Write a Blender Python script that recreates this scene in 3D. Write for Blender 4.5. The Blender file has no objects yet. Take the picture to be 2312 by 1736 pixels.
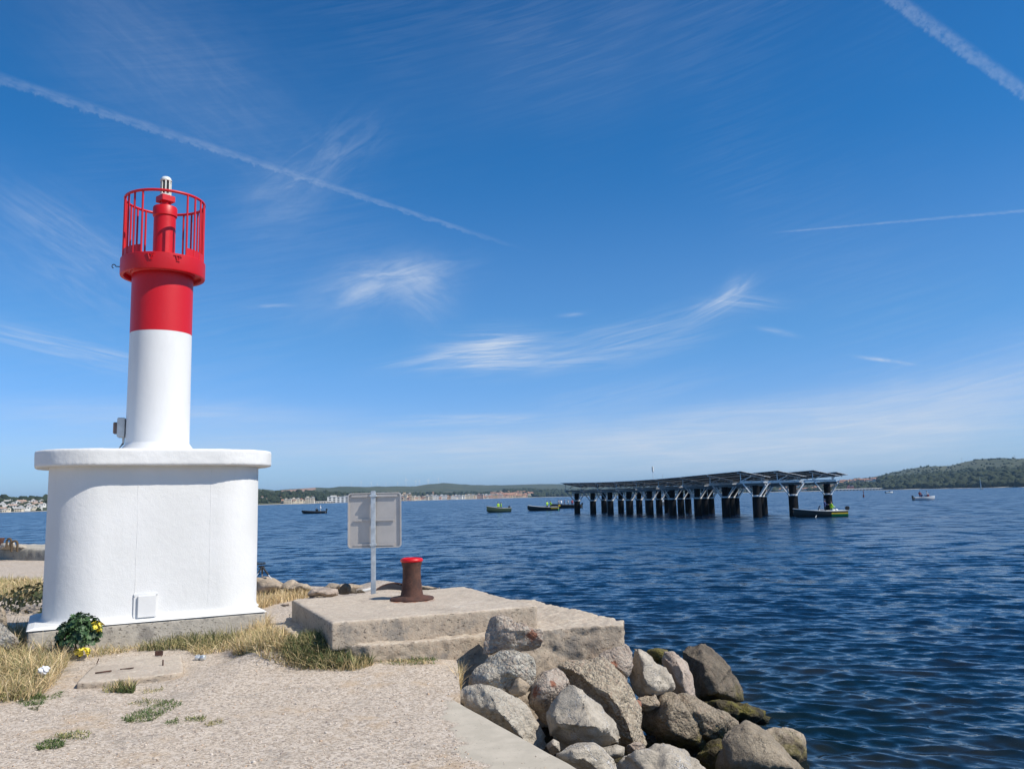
import bpy, bmesh, math, random
import numpy as np
from mathutils import Vector, Matrix, noise
from mathutils.geometry import delaunay_2d_cdt
R = math.radians
random.seed(7); rng = np.random.default_rng(7)
sc = bpy.context.scene
COL = sc.collection

# ------------------------------------------------------------------ camera model (photo pixel -> ray)
F, CX, CY = 1900., 1156., 868.
PITCH, ROLL = R(7.6), R(1.35)
HAZE = 8e-5
EYE = np.array([0, 0, 1.65])
WZ = -1.2                      # water level, quay ground is z = 0
def ray(px, py):
    x = (px-CX)/F; y = -(py-CY)/F
    c, s = math.cos(ROLL), math.sin(ROLL)
    xr = c*x+s*y; yr = -s*x+c*y
    return np.array([xr, math.cos(PITCH)-yr*math.sin(PITCH), math.sin(PITCH)+yr*math.cos(PITCH)])
def P(px, py, z=0.):           # point of the plane z seen at a photo pixel
    d = ray(px, py); return EYE+d*((z-EYE[2])/d[2])
def PY(px, py, Y):             # point at depth Y seen at a photo pixel
    d = ray(px, py); return EYE+d*(Y/d[1])

# ------------------------------------------------------------------ materials
class NT:
    def __init__(s, nt): s.nt = nt
    def n(s, t, props=None, **inp):
        nd = s.nt.nodes.new(t)
        for k, v in (props or {}).items(): setattr(nd, k, v)
        for k, v in inp.items():
            key = int(k[1:]) if k[0] == 'i' and k[1:].isdigit() else k.replace('_', ' ')
            so = nd.inputs[key]
            if isinstance(v, bpy.types.NodeSocket): s.nt.links.new(v, so)
            else:
                if so.type == 'RGBA' and len(v) == 3: v = (*v, 1)
                so.default_value = v
        return nd
    def m(s, op, a, b=0., c=0., clamp=False):
        return s.n('ShaderNodeMath', dict(operation=op, use_clamp=clamp), i0=a, i1=b, i2=c).outputs[0]
    def v(s, op, a, b=(0, 0, 0)):
        return s.n('ShaderNodeVectorMath', dict(operation=op), i0=a, i1=b)
    def mix(s, f, a, b, mode='MIX'):
        nd = s.n('ShaderNodeMix', dict(data_type='RGBA', blend_type=mode, clamp_factor=True))
        for k, val in ((0, f), (6, a), (7, b)):
            so = nd.inputs[k]
            if isinstance(val, bpy.types.NodeSocket): s.nt.links.new(val, so)
            else: so.default_value = (*val, 1) if (k and len(val) == 3) else val
        return nd.outputs[2]
    def ramp(s, f, lo, hi):     # smooth 0..1 between lo and hi
        return s.n('ShaderNodeMapRange', dict(interpolation_type='SMOOTHSTEP'), i0=f, i1=lo, i2=hi, i3=0., i4=1.).outputs[0]
    def noise(s, vec, scale, detail=4, rough=.55, dist=0.):
        return s.n('ShaderNodeTexNoise', None, Vector=vec, Scale=scale, Detail=detail, Roughness=rough, Distortion=dist)
    def voro(s, vec, scale, feature='F1'):
        return s.n('ShaderNodeTexVoronoi', dict(feature=feature), Vector=vec, Scale=scale)

def newmat(name):
    m = bpy.data.materials.new(name); m.use_nodes = True
    nt = NT(m.node_tree); b = m.node_tree.nodes['Principled BSDF']
    return m, nt, b
def geo_pos(t): return t.n('ShaderNodeNewGeometry').outputs['Position']
def obj_pos(t): return t.n('ShaderNodeTexCoord').outputs['Object']
def setin(t, b, name, v):
    so = b.inputs[name]
    if isinstance(v, bpy.types.NodeSocket): t.nt.links.new(v, so)
    else: so.default_value = (*v, 1) if (so.type == 'RGBA' and len(v) == 3) else v
def bump(t, h, strength, dist, normal=None):
    kw = dict(Height=h, Strength=strength, Distance=dist)
    if normal: kw['Normal'] = normal
    return t.n('ShaderNodeBump', None, **kw).outputs[0]

def simple(name, col, rough=.6, metal=0., var=.15, scale=6., bmp=0., bscale=60.):
    m, t, b = newmat(name); p = obj_pos(t)
    n = t.noise(p, scale, 6, .6).outputs[0]
    c = t.mix(t.ramp(n, .3, .7), tuple(x*(1-var) for x in col), tuple(min(1, x*(1+var)) for x in col))
    setin(t, b, 'Base Color', c); setin(t, b, 'Roughness', rough); setin(t, b, 'Metallic', metal)
    if bmp: setin(t, b, 'Normal', bump(t, t.noise(p, bscale, 5).outputs[0], bmp, .01))
    return m

def stucco():
    m, t, b = newmat('white_stucco'); p = geo_pos(t)
    big = t.noise(p, 1.3, 4).outputs[0]
    c = t.mix(t.ramp(big, .35, .7), (.69, .69, .67), (.745, .745, .73))
    sp = t.voro(p, 9.).outputs['Distance']
    spots = t.m('MULTIPLY', t.m('SUBTRACT', 1., t.ramp(sp, .02, .05)), t.ramp(t.noise(p, 2.1, 2).outputs[0], .5, .7))
    c = t.mix(t.m('MULTIPLY', spots, .35), c, (.5, .48, .44))
    drip = t.noise(t.v('MULTIPLY', p, (9., 9., .55)).outputs[0], 1., 4, .6).outputs[0]
    c = t.mix(t.m('MULTIPLY', t.ramp(drip, .56, .78), .13), c, (.56, .55, .50))
    setin(t, b, 'Base Color', c); setin(t, b, 'Roughness', .75)
    h = t.m('ADD', t.noise(p, 70, 4, .6).outputs[0], t.m('MULTIPLY', t.noise(p, 14, 3).outputs[0], 1.6))
    setin(t, b, 'Normal', bump(t, h, .24, .010))
    return m
def paint(name, col, rough=.45, dirt=.12):
    m, t, b = newmat(name); p = geo_pos(t)
    big = t.noise(t.v('MULTIPLY', p, (3., 3., .9)).outputs[0], 1.4, 6, .6).outputs[0]
    c = t.mix(t.m('MULTIPLY', t.ramp(big, .42, .75), dirt*2), col, tuple(x*.72+.02 for x in col))
    setin(t, b, 'Base Color', c); setin(t, b, 'Roughness', rough)
    setin(t, b, 'Normal', bump(t, t.m('ADD', t.noise(p, 7, 3).outputs[0], t.m('MULTIPLY', t.noise(p, 90, 3).outputs[0], .12)), .22, .012))
    return m
def rust():
    m, t, b = newmat('rusted_iron'); p = obj_pos(t)
    a = t.noise(p, 9, 8, .65).outputs[0]; d = t.noise(p, 45, 5, .6).outputs[0]
    c = t.mix(t.ramp(a, .35, .65), (.05, .024, .018), (.10, .043, .028))
    c = t.mix(t.ramp(d, .58, .75), c, (.19, .09, .06))
    setin(t, b, 'Base Color', c); setin(t, b, 'Roughness', .85)
    setin(t, b, 'Normal', bump(t, t.m('ADD', a, d), .5, .008))
    return m
def concrete(name, ca, cb, pebble=.3, side=None, rustspots=(), scale=1.):
    m, t, b = newmat(name); p = geo_pos(t)
    n1 = t.noise(p, 2.2*scale, 7, .65).outputs[0]; n2 = t.noise(p, 26*scale, 6, .65).outputs[0]
    vd = t.voro(p, 48*scale)
    c = t.mix(t.ramp(n1, .3, .7), ca, cb)
    c = t.mix(t.m('MULTIPLY', t.ramp(n2, .45, .75), .55), c, tuple(x*.62 for x in ca))
    pc = t.mix(t.n('ShaderNodeSeparateColor', None, Color=vd.outputs['Color']).outputs[0], tuple(x*.72 for x in ca), tuple(min(.62, x*1.35) for x in cb))
    c = t.mix(pebble, c, pc)
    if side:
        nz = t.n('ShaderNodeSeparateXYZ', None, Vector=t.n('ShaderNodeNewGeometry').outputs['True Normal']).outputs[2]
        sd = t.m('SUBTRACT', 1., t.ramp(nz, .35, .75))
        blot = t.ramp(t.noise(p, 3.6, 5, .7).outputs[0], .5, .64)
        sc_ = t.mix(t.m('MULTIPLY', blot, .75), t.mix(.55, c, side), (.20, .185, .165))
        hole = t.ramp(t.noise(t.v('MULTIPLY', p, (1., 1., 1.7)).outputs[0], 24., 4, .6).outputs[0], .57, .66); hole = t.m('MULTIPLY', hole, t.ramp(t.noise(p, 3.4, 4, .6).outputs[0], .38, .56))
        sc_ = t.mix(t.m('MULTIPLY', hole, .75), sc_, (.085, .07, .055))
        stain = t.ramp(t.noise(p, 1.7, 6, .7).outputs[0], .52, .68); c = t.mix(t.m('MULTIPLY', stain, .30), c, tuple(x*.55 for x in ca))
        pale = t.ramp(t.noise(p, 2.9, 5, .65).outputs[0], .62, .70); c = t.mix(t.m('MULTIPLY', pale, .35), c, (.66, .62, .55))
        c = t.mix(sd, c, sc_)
    for (q, r_) in rustspots:
        d_ = t.v('DISTANCE', p, tuple(q)).outputs['Value']
        d_ = t.m('ADD', d_, t.m('MULTIPLY', t.m('SUBTRACT', t.noise(p, 14, 5, .7).outputs[0], .5), r_*2.4))
        c = t.mix(t.m('SUBTRACT', 1., t.ramp(d_, r_*.5, r_)), c, (.28, .09, .035))
    setin(t, b, 'Base Color', c); setin(t, b, 'Roughness', .92)
    pits = t.ramp(t.voro(p, 17*scale).outputs['Distance'], .05, .3)
    h = t.m('ADD', t.m('MULTIPLY', vd.outputs['Distance'], -.7*pebble), t.m('ADD', t.m('MULTIPLY', n2, 1.2), t.m('MULTIPLY', pits, .2)))
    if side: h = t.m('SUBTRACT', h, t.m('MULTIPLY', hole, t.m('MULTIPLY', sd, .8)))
    setin(t, b, 'Normal', bump(t, h, .6, .013))
    return m
def rockmat(name, ca, cb, pebble=0., vein=.3, algae=-.86, rustspots=(), wet=.5, layer=0.):
    m, t, b = newmat(name); p = geo_pos(t)
    warp = t.noise(p, 3.2, 5, .6)
    wv = t.n('ShaderNodeVectorMath', dict(operation='SCALE'), i0=warp.outputs['Color'], Scale=.6)
    pw = t.v('ADD', p, wv.outputs[0]).outputs[0]
    n1 = t.noise(p, 4.5, 8, .68).outputs[0]; n2 = t.noise(p, 34, 7, .68).outputs[0]
    c = t.mix(t.ramp(n1, .32, .68), ca, cb)
    c = t.mix(t.m('MULTIPLY', t.ramp(n2, .5, .72), .5), c, tuple(x*.6 for x in ca))
    ve = t.voro(pw, 2.0, 'DISTANCE_TO_EDGE').outputs['Distance']
    vm = t.m('SUBTRACT', 1., t.ramp(ve, .003, .016))
    c = t.mix(t.m('MULTIPLY', vm, vein), c, tuple(min(.7, x*1.55+.06) for x in cb))
    st = t.noise(t.v('MULTIPLY', pw, (5., 5., 1.6)).outputs[0], 1.6, 5, .7).outputs[0]
    c = t.mix(t.m('MULTIPLY', t.ramp(st, .55, .75), .35), c, (.30, .19, .13))
    h = t.m('ADD', t.m('MULTIPLY', n1, 1.6), t.m('MULTIPLY', n2, .55))
    h = t.m('ADD', h, t.m('MULTIPLY', t.ramp(ve, 0., .02), .25))
    ck = t.voro(t.v('MULTIPLY', pw, (1.3, 1.3, 2.6)).outputs[0], 2.1, 'DISTANCE_TO_EDGE').outputs['Distance']
    cm = t.m('MULTIPLY', t.m('SUBTRACT', 1., t.ramp(ck, .0, .014)), t.ramp(n1, .5, .66))
    c = t.mix(t.m('MULTIPLY', cm, .55*(1-pebble)), c, tuple(x*.3 for x in ca))
    h = t.m('SUBTRACT', h, t.m('MULTIPLY', cm, .8))
    if pebble:
        vd = t.voro(t.n('ShaderNodeVectorMath', dict(operation='ADD'), i0=p, i1=t.n('ShaderNodeVectorMath', dict(operation='SCALE'), i0=t.noise(p, 22., 4, .6).outputs['Color'], Scale=.035).outputs[0]).outputs[0], 34.)
        pc = t.n('ShaderNodeSeparateColor', None, Color=vd.outputs['Color'])
        c2 = t.mix(pc.outputs[0], tuple(x*.62 for x in ca), tuple(min(.6, x*1.3) for x in cb))
        c2 = t.mix(t.m('MULTIPLY', t.ramp(pc.outputs[1], .8, .9), .6), c2, (.34, .21, .15))
        c = t.mix(pebble*.55, c, c2)
        h = t.m('ADD', h, t.m('MULTIPLY', vd.outputs['Distance'], -.75*pebble))
    for (q, r_) in rustspots:
        d_ = t.v('DISTANCE', p, tuple(q)).outputs['Value']
        d_ = t.m('ADD', d_, t.m('MULTIPLY', t.m('SUBTRACT', t.noise(p, 16, 6, .75).outputs[0], .5), r_*2.6))
        c = t.mix(t.m('MULTIPLY', t.m('SUBTRACT', 1., t.ramp(d_, r_*.45, r_)), .85), c, (.26, .085, .04))
    # tidal band: olive algae, then wet dark rock just above the water
    z = t.n('ShaderNodeSeparateXYZ', None, Vector=p).outputs[2]
    zz = t.m('ADD', z, t.m('MULTIPLY', t.m('SUBTRACT', t.noise(p, 5.5, 6, .7).outputs[0], .5), .75))
    al = t.m('SUBTRACT', 1., t.ramp(zz, algae-.12, algae+.16))
    ac = t.mix(t.ramp(t.noise(p, 8, 4).outputs[0], .4, .62), (.055, .042, .022), (.135, .115, .02))
    c = t.mix(t.m('MULTIPLY', al, .9), c, ac)
    dk = t.m('SUBTRACT', 1., t.ramp(zz, WZ-.02, WZ+.16))
    c = t.mix(t.m('MULTIPLY', dk, .85), c, (.012, .013, .010))
    setin(t, b, 'Base Color', c); setin(t, b, 'Roughness', .88)
    setin(t, b, 'Normal', bump(t, h, .95, .036))
    return m
def vcol(name, rough=.8, sub=0.):
    m, t, b = newmat(name)
    a = t.n('ShaderNodeVertexColor', dict(layer_name='Col')).outputs[0]
    setin(t, b, 'Base Color', a); setin(t, b, 'Roughness', rough)
    return m

M = dict(
    stucco=stucco(), white=paint('white_paint', (.75, .75, .735), .5), red=paint('red_paint', (.60, .005, .010), .42, .1),
    rust=rust(), glass=simple('lamp_glass', (.75, .8, .8), .08, 0, .02), dark=simple('dark_plastic', (.02, .022, .025), .5),
    cream=simple('cream_plastic', (.72, .70, .62), .4), grey=simple('grey_plastic', (.6, .6, .58), .5), brown=simple('brown_metal', (.16, .11, .09), .6),
    galv=simple('galvanised_steel', (.60, .64, .66), .42, .55, .18, 14), panelback=simple('sign_back', (.56, .52, .48), .38, .35, .07, 5),
    steel=simple('platform_steel', (.66, .68, .69), .45, .25, .1), steeldark=simple('shaded_steel', (.15, .165, .18), .5, .35, .15), hdpe=simple('black_pipe', (.005, .0055, .007), .7, 0, .2, 2.),  # darker steel copy for the long beams: their shade put into the colour
    solar=simple('solar_cell', (.012, .016, .032), .22), solarback=simple('solar_back', (.014, .016, .022), .5),
    slab=concrete('slab_concrete', (.46, .375, .295), (.56, .465, .375), .28, (.34, .265, .19), [(P(930, 1354, .48), .29)]),
    slab2=concrete('lower_slab_concrete', (.44, .35, .27), (.54, .44, .35), .42, (.33, .255, .18)),
    plinth=concrete('plinth_concrete', (.42, .385, .325), (.52, .485, .42), .1, (.40, .36, .30)),
    wall=concrete('old_wall_concrete', (.36, .33, .27), (.48, .43, .36), .4, (.33, .31, .25)),
    grass=vcol('grass_blades'), leaf=vcol('leaves', .55),
    skin=simple('skin', (.45, .26, .18), .6), navy=simple('navy_cloth', (.02, .04, .14), .8), hivis=simple('hivis_cloth', (.42, .72, .02), .7),
    black=simple('black_cloth', (.015, .015, .02), .8), whitecloth=simple('white_cloth', (.75, .76, .78), .8), greycloth=simple('grey_cloth', (.3, .32, .35), .8),
    redcloth=simple('red_cloth', (.4, .05, .04), .8), hair=simple('dark_hair', (.03, .02, .015), .7),
    boatwhite=simple('boat_white', (.74, .74, .70), .4, 0, .1), boatdark=simple('boat_dark', (.02, .022, .02), .5), boatgreen=simple('boat_green', (.02, .30, .09), .45),
    boatyellow=simple('boat_yellow', (.72, .50, .02), .45), boatinside=simple('boat_inside', (.30, .29, .26), .7), rubber=simple('black_rubber', (.018, .02, .022), .55),
    sail=simple('white_sail', (.8, .8, .78), .8), turbine=simple('turbine_white', (.8, .8, .8), .5), rope=simple('pale_rope', (.5, .5, .47), .8),
    bark=simple('stem_brown', (.10, .07, .04), .9),
)

for n_ in ('hdpe', 'solarback'): M[n_].node_tree.nodes['Principled BSDF'].inputs['Specular IOR Level'].default_value = .15
# ------------------------------------------------------------------ object helpers
def link(o, parent=None):
    COL.objects.link(o)
    if parent: o.parent = parent
    return o
def tag(o, label=None, cat=None, group=None, kind=None):
    if label: o['label'] = label
    if cat: o['category'] = cat
    if group: o['group'] = group
    if kind: o['kind'] = kind
    return o
def empty(name, loc, label, cat, group=None, rz=0.):
    o = bpy.data.objects.new(name, None); o.empty_display_size = .2
    link(o); o.location = loc; o.rotation_euler = (0, 0, rz)
    return tag(o, label, cat, group)
class MB:
    """collects shapes for ONE mesh object"""
    def __init__(s): s.v = []; s.f = []; s.mi = []
    def add(s, vs, fs, mi=0):
        k = len(s.v); s.v += [tuple(map(float, q)) for q in vs]; s.f += [tuple(i+k for i in f) for f in fs]; s.mi += [mi]*len(fs); return s
    def box(s, c, d, rz=0., mi=0, bev=0.):
        x, y, z = d[0]/2, d[1]/2, d[2]/2; cr, sr = math.cos(rz), math.sin(rz)
        if bev:
            bm = bmesh.new(); bmesh.ops.create_cube(bm, size=1)
            for w in bm.verts: w.co = Vector((w.co.x*d[0], w.co.y*d[1], w.co.z*d[2]))
            bmesh.ops.bevel(bm, geom=bm.edges[:], offset=bev, segments=2, affect='EDGES')
            bm.verts.index_update()
            vs = [(c[0]+w.co.x*cr-w.co.y*sr, c[1]+w.co.x*sr+w.co.y*cr, c[2]+w.co.z) for w in bm.verts]
            fs = [tuple(w.index for w in f.verts) for f in bm.faces]; bm.free()
            return s.add(vs, fs, mi)
        vs = [(c[0]+a*x*cr-b*y*sr, c[1]+a*x*sr+b*y*cr, c[2]+k*z) for k in (-1, 1) for a, b in ((-1, -1), (1, -1), (1, 1), (-1, 1))]
        return s.add(vs, [(3, 2, 1, 0), (4, 5, 6, 7), (0, 1, 5, 4), (1, 2, 6, 5), (2, 3, 7, 6), (3, 0, 4, 7)], mi)
    def cyl(s, p0, p1, r0, r1=None, n=12, mi=0, cap=True):
        r1 = r0 if r1 is None else r1
        p0, p1 = Vector(p0), Vector(p1); d = (p1-p0).normalized()
        a = d.orthogonal().normalized(); b = d.cross(a)
        vs = [p+a*r*math.cos(2*math.pi*i/n)+b*r*math.sin(2*math.pi*i/n) for p, r in ((p0, r0), (p1, r1)) for i in range(n)]
        fs = [(i, (i+1) % n, n+(i+1) % n, n+i) for i in range(n)]
        if cap: fs += [tuple(range(n-1, -1, -1)), tuple(range(n, 2*n))]
        return s.add(vs, fs, mi)
    def bar(s, p0, p1, w, h=None, mi=0):     # square bar
        h = h or w; p0, p1 = Vector(p0), Vector(p1); d = (p1-p0).normalized()
        up = Vector((0, 0, 1)) if abs(d.z) < .95 else Vector((0, 1, 0))
        a = d.cross(up).normalized(); b = a.cross(d)
        vs = [p+a*(x*w/2)+b*(y*h/2) for p in (p0, p1) for x, y in ((-1, -1), (1, -1), (1, 1), (-1, 1))]
        return s.add(vs, [(3, 2, 1, 0), (4, 5, 6, 7), (0, 1, 5, 4), (1, 2, 6, 5), (2, 3, 7, 6), (3, 0, 4, 7)], mi)
    def tube(s, pts, r, n=8, mi=0, closed=False):
        pts = [Vector(p) for p in pts]; L = len(pts); vs = []
        for i, p in enumerate(pts):
            d = (pts[(i+1) % L] if (closed or i < L-1) else p)-(pts[i-1] if (closed or i) else p); d.normalize()
            up = Vector((0, 0, 1)) if abs(d.z) < .9 else Vector((1, 0, 0))
            a = d.cross(up).normalized(); b = a.cross(d)
            vs += [p+a*r*math.cos(2*math.pi*k/n)+b*r*math.sin(2*math.pi*k/n) for k in range(n)]
        fs = [(i*n+k, i*n+(k+1) % n, ((i+1) % L)*n+(k+1) % n, ((i+1) % L)*n+k) for i in range(L if closed else L-1) for k in range(n)]
        if not closed: fs += [tuple(range(n-1, -1, -1)), tuple(range((L-1)*n, L*n))]
        return s.add(vs, fs, mi)
    def lathe(s, prof, n=48, c=(0, 0, 0), mi=0, wob=None):
        vs = []
        for (r, z) in prof:
            for i in range(n):
                a = 2*math.pi*i/n; q = r*(1 + (wob(a, z) if wob else 0)); vs.append((c[0]+q*math.cos(a), c[1]+q*math.sin(a), c[2]+z))
        fs = [(j*n+i, j*n+(i+1) % n, (j+1)*n+(i+1) % n, (j+1)*n+i) for j in range(len(prof)-1) for i in range(n)]
        fs += [tuple(range(n-1, -1, -1)), tuple(range((len(prof)-1)*n, len(prof)*n))]
        return s.add(vs, fs, mi)
    def prism(s, poly, z0, z1, mi=0):
        n = len(poly); vs = [(p[0], p[1], z) for z in (z0, z1) for p in poly]
        return s.add(vs, [tuple(range(n-1, -1, -1)), tuple(range(n, 2*n))]+[(i, (i+1) % n, n+(i+1) % n, n+i) for i in range(n)], mi)
    def mesh(s, name, mats, smooth=None):
        me = bpy.data.meshes.new(name); me.from_pydata(s.v, [], s.f)
        for m in (mats if isinstance(mats, (list, tuple)) else [mats]): me.materials.append(m)
        me.polygons.foreach_set('material_index', s.mi)
        bm = bmesh.new(); bm.from_mesh(me); bmesh.ops.recalc_face_normals(bm, faces=bm.faces); bm.to_mesh(me); bm.free()
        if smooth is not None:
            me.polygons.foreach_set('use_smooth', [True]*len(me.polygons)); me.set_sharp_from_angle(angle=R(smooth))
        me.update(); return me
    def build(s, name, mats, parent=None, smooth=None):
        return link(bpy.data.objects.new(name, s.mesh(name, mats, smooth)), parent)
def np_mesh(name, v, f, mats, smooth=False, col=None):
    me = bpy.data.meshes.new(name); v = np.asarray(v, np.float32); f = np.asarray(f, np.int32); k = f.shape[1]
    me.vertices.add(len(v)); me.vertices.foreach_set('co', v.ravel())
    me.loops.add(f.size); me.loops.foreach_set('vertex_index', f.ravel())
    me.polygons.add(len(f)); me.polygons.foreach_set('loop_start', np.arange(len(f), dtype=np.int32)*k)
    me.update(calc_edges=True)
    if smooth: me.polygons.foreach_set('use_smooth', np.ones(len(f), bool))
    for m in (mats if isinstance(mats, (list, tuple)) else [mats]): me.materials.append(m)
    if col is not None:
        a = me.color_attributes.new('Col', 'FLOAT_COLOR', 'POINT'); c = np.ones((len(v), 4), np.float32); c[:, :3] = col; a.data.foreach_set('color', c.ravel())
    me.validate(); return me
def npobj(name, *a, parent=None, **k):
    return link(bpy.data.objects.new(name, np_mesh(name, *a, **k)), parent)
def evaluated(o):
    dg = bpy.context.evaluated_depsgraph_get(); dg.update()
    me = bpy.data.meshes.new_from_object(o.evaluated_get(dg)); return me
def remeshed(bm, voxel):
    me = bpy.data.meshes.new('tmp'); bm.to_mesh(me); bm.free()
    o = link(bpy.data.objects.new('tmp', me)); md = o.modifiers.new('r', 'REMESH'); md.mode = 'VOXEL'; md.voxel_size = voxel
    out = evaluated(o); bpy.data.objects.remove(o); bpy.data.meshes.remove(me); return out
def displace(me, amp, freq, seed=0., amp2=0., freq2=9., lap=1, ridge=0., fine=0., step=0.):
    bm = bmesh.new(); bm.from_mesh(me)
    for _ in range(lap): bmesh.ops.smooth_vert(bm, verts=bm.verts, factor=.5, use_axis_x=True, use_axis_y=True, use_axis_z=True)
    bm.normal_update(); off = Vector((seed*7.31, seed*3.17, seed*5.73)); mv = []
    for w in bm.verts:
        q = w.co*freq+off
        d = amp*noise.fractal(q, 1., 2.1, 4)
        if amp2: d += amp2*noise.fractal(w.co*freq2+off, .8, 2.2, 3)
        if ridge: d -= ridge*max(0, .16-abs(noise.noise(w.co*freq*.9+off*2)))/.16
        if step: d += step*math.floor(noise.noise(w.co*1.9+off*3)*4.5+.25*noise.noise(w.co*7+off))/4.5
        if fine: d -= fine*max(0., .35-noise.voronoi(w.co*24.+off)[0][0])
        mv.append(w.normal*d)
    for w, d in zip(bm.verts, mv): w.co += d
    bm.to_mesh(me); bm.free()
    me.polygons.foreach_set('use_smooth', [True]*len(me.polygons)); me.update(); return me

# ------------------------------------------------------------------ world, sun, camera
SUN_EL = R(47); SUN_D = Vector((.925, -.38)).normalized()
SUN_AZ = math.atan2(SUN_D.x, SUN_D.y)       # clockwise from +Y
def world():
    w = bpy.data.worlds.new('World'); sc.world = w; w.use_nodes = True
    nt = w.node_tree; t = NT(nt); bg = nt.nodes['Background']
    sky = t.n('ShaderNodeTexSky'); sky.sky_type = 'NISHITA'; sky.sun_disc = False
    sky.sun_elevation = SUN_EL; sky.sun_rotation = SUN_AZ; sky.altitude = 5.; sky.air_density = 1.0; sky.dust_density = .25; sky.ozone_density = 3.2
    d = t.n('ShaderNodeTexCoord').outputs['Generated']
    sx = t.n('ShaderNodeSeparateXYZ', None, Vector=d)
    az = t.m('MULTIPLY', t.m('ARCTAN2', sx.outputs[0], sx.outputs[1]), 57.2958)
    el = t.m('MULTIPLY', t.m('ARCSINE', sx.outputs[2]), 57.2958)
    def azel(px, py):
        q = ray(px, py); q = q/np.linalg.norm(q); return math.degrees(math.atan2(q[0], q[1])), math.degrees(math.asin(q[2]))
    total = None
    warpn = t.noise(d, 9., 3, .6)
    wr = t.n('ShaderNodeSeparateColor', None, Color=warpn.outputs['Color'])
    wx, wy = t.m('SUBTRACT', wr.outputs[0], .5), t.m('SUBTRACT', wr.outputs[1], .5)
    fib = {}
    def fibre(th, su, sv):       # shared fields of ice fibres, one per direction
        th = min((-32, -12, 2, 13, 27, 40), key=lambda q: abs(q-th)); kind = 0 if sv/su > 5 else 1
        if (th, kind) not in fib:
            c_, s_ = math.cos(R(th)), math.sin(R(th)); ax = t.m('MULTIPLY', az, .9)
            u = t.m('ADD', t.m('MULTIPLY', ax, c_), t.m('MULTIPLY', el, s_)); v_ = t.m('SUBTRACT', t.m('MULTIPLY', el, c_), t.m('MULTIPLY', ax, s_))
            k = (.17, 2.6) if kind == 0 else (.33, 1.2)
            vec = t.n('ShaderNodeCombineXYZ', None, X=t.m('MULTIPLY', u, k[0]), Y=t.m('MULTIPLY', v_, k[1]), Z=th*.31).outputs[0]
            fib[th, kind] = t.ramp(t.noise(vec, 1.15, 6, .62, .7).outputs[0], .34, .74)
        return fib[th, kind]
    dz = 1.0452
    #  centre (px of the photo seen at 2212 wide), half axes in degrees, tilt, strength, fibre stretch
    for (x, y, a, b, th, k, su, sv) in [
        (850, 605, 3.9, 1.2, 8, .50, .5, 1.4), (915, 632, 1.9, 1.7, -45, .42, .5, 1.4), (800, 620, 2.6, 1.0, 27, .35, .5, 1.4), (745, 640, 3.6, 2.2, 25, .16, .4, 1.2),
        (1070, 757, 3.2, 1.15, 4, 1.4, .3, 2.4), (990, 772, 4.2, .7, 8, .5, .25, 3.), (1140, 790, 4.6, .45, 0, .3, .2, 3.),
        (1330, 725, 5.6, .8, 13, .42, .2, 3.2), (1255, 775, 5.0, .7, 7, .36, .2, 3.2), (1440, 735, 4., .9, 12, .22, .2, 3.),
        (1550, 660, 2.4, .65, 27, .5, .3, 2.6), (1620, 655, 2.2, .5, -8, .5, .3, 2.6), (1590, 620, 1.1, .6, 35, .45, .5, 2.),
        (1680, 717, .95, .17, -16, .75, .8, 3.), (1912, 779, 1.5, .11, -14, .8, .8, 2.), (590, 661, 1.5, .13, 4, .35, .5, 2.), (1245, 678, .9, .16, 5, .35, .5, 2.),
        (170, 560, 4.5, 2.4, -35, .2, .3, 1.4), (130, 490, 3.5, 1.0, -28, .22, .3, 1.6), (120, 745, 5.5, .8, -12, .42, .2, 3.), (230, 770, 3.5, .5, -10, .25, .2, 3.),
        (600, 450, 2.6, 2.2, 20, .22, .35, 1.3), (690, 350, 4., 1.6, 35, .24, .3, 1.5), (350, 130, 9., 4., -30, .16, .2, .9), (1250, 110, 12., 4., 10, .08, .15, .8),
        (1750, 930, 16., 1.9, 2, .95, .07, 1.5), (2100, 850, 8., 2.2, 16, .55, .1, 1.4), (1650, 880, 8., .7, 3, .38, .1, 3.), (900, 965, 22., 1.3, 0, .9, .06, 2.2),
        (350, 895, 10., .8, 0, .55, .08, 3.), (1000, 907, 5., .3, 0, .75, .12, 4.), (1500, 1000, 20., 1.2, 0, .6, .06, 2.), (1350, 850, 6., .8, 8, .22, .12, 3.)]:
        a0, e0 = azel(x*dz, y*dz); c_, s_ = math.cos(R(th)), math.sin(R(th)); ce = math.cos(R(e0))
        du = t.m('MULTIPLY', t.m('SUBTRACT', az, a0), ce); dv = t.m('SUBTRACT', el, e0)
        du = t.m('MULTIPLY_ADD', wx, a*.5, du); dv = t.m('MULTIPLY_ADD', wy, b*.9, dv)
        u = t.m('ADD', t.m('MULTIPLY', du, c_), t.m('MULTIPLY', dv, s_)); v_ = t.m('SUBTRACT', t.m('MULTIPLY', dv, c_), t.m('MULTIPLY', du, s_))
        q = t.m('ADD', t.m('POWER', t.m('MULTIPLY', u, 1/a), 2.), t.m('POWER', t.m('MULTIPLY', v_, 1/b), 2.))
        g = t.m('EXPONENT', t.m('MULTIPLY', q, -1.1))
        fb = fibre(th, su, sv); soft = .7 if a > 7 else .5 if (su > .32 and b > 1.2) else .2
        val = t.m('MULTIPLY', t.m('MULTIPLY', g, t.m('MULTIPLY_ADD', fb, 1-soft, soft*.55)), k)
        total = val if total is None else t.m('ADD', total, val)
    veil = t.ramp(t.noise(d, 2.6, 3, .55).outputs[0], .42, .68)
    thin = t.m('MULTIPLY', fibre(13, .2, 3.), veil)
    total = t.m('MULTIPLY_ADD', thin, .05, total)
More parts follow.
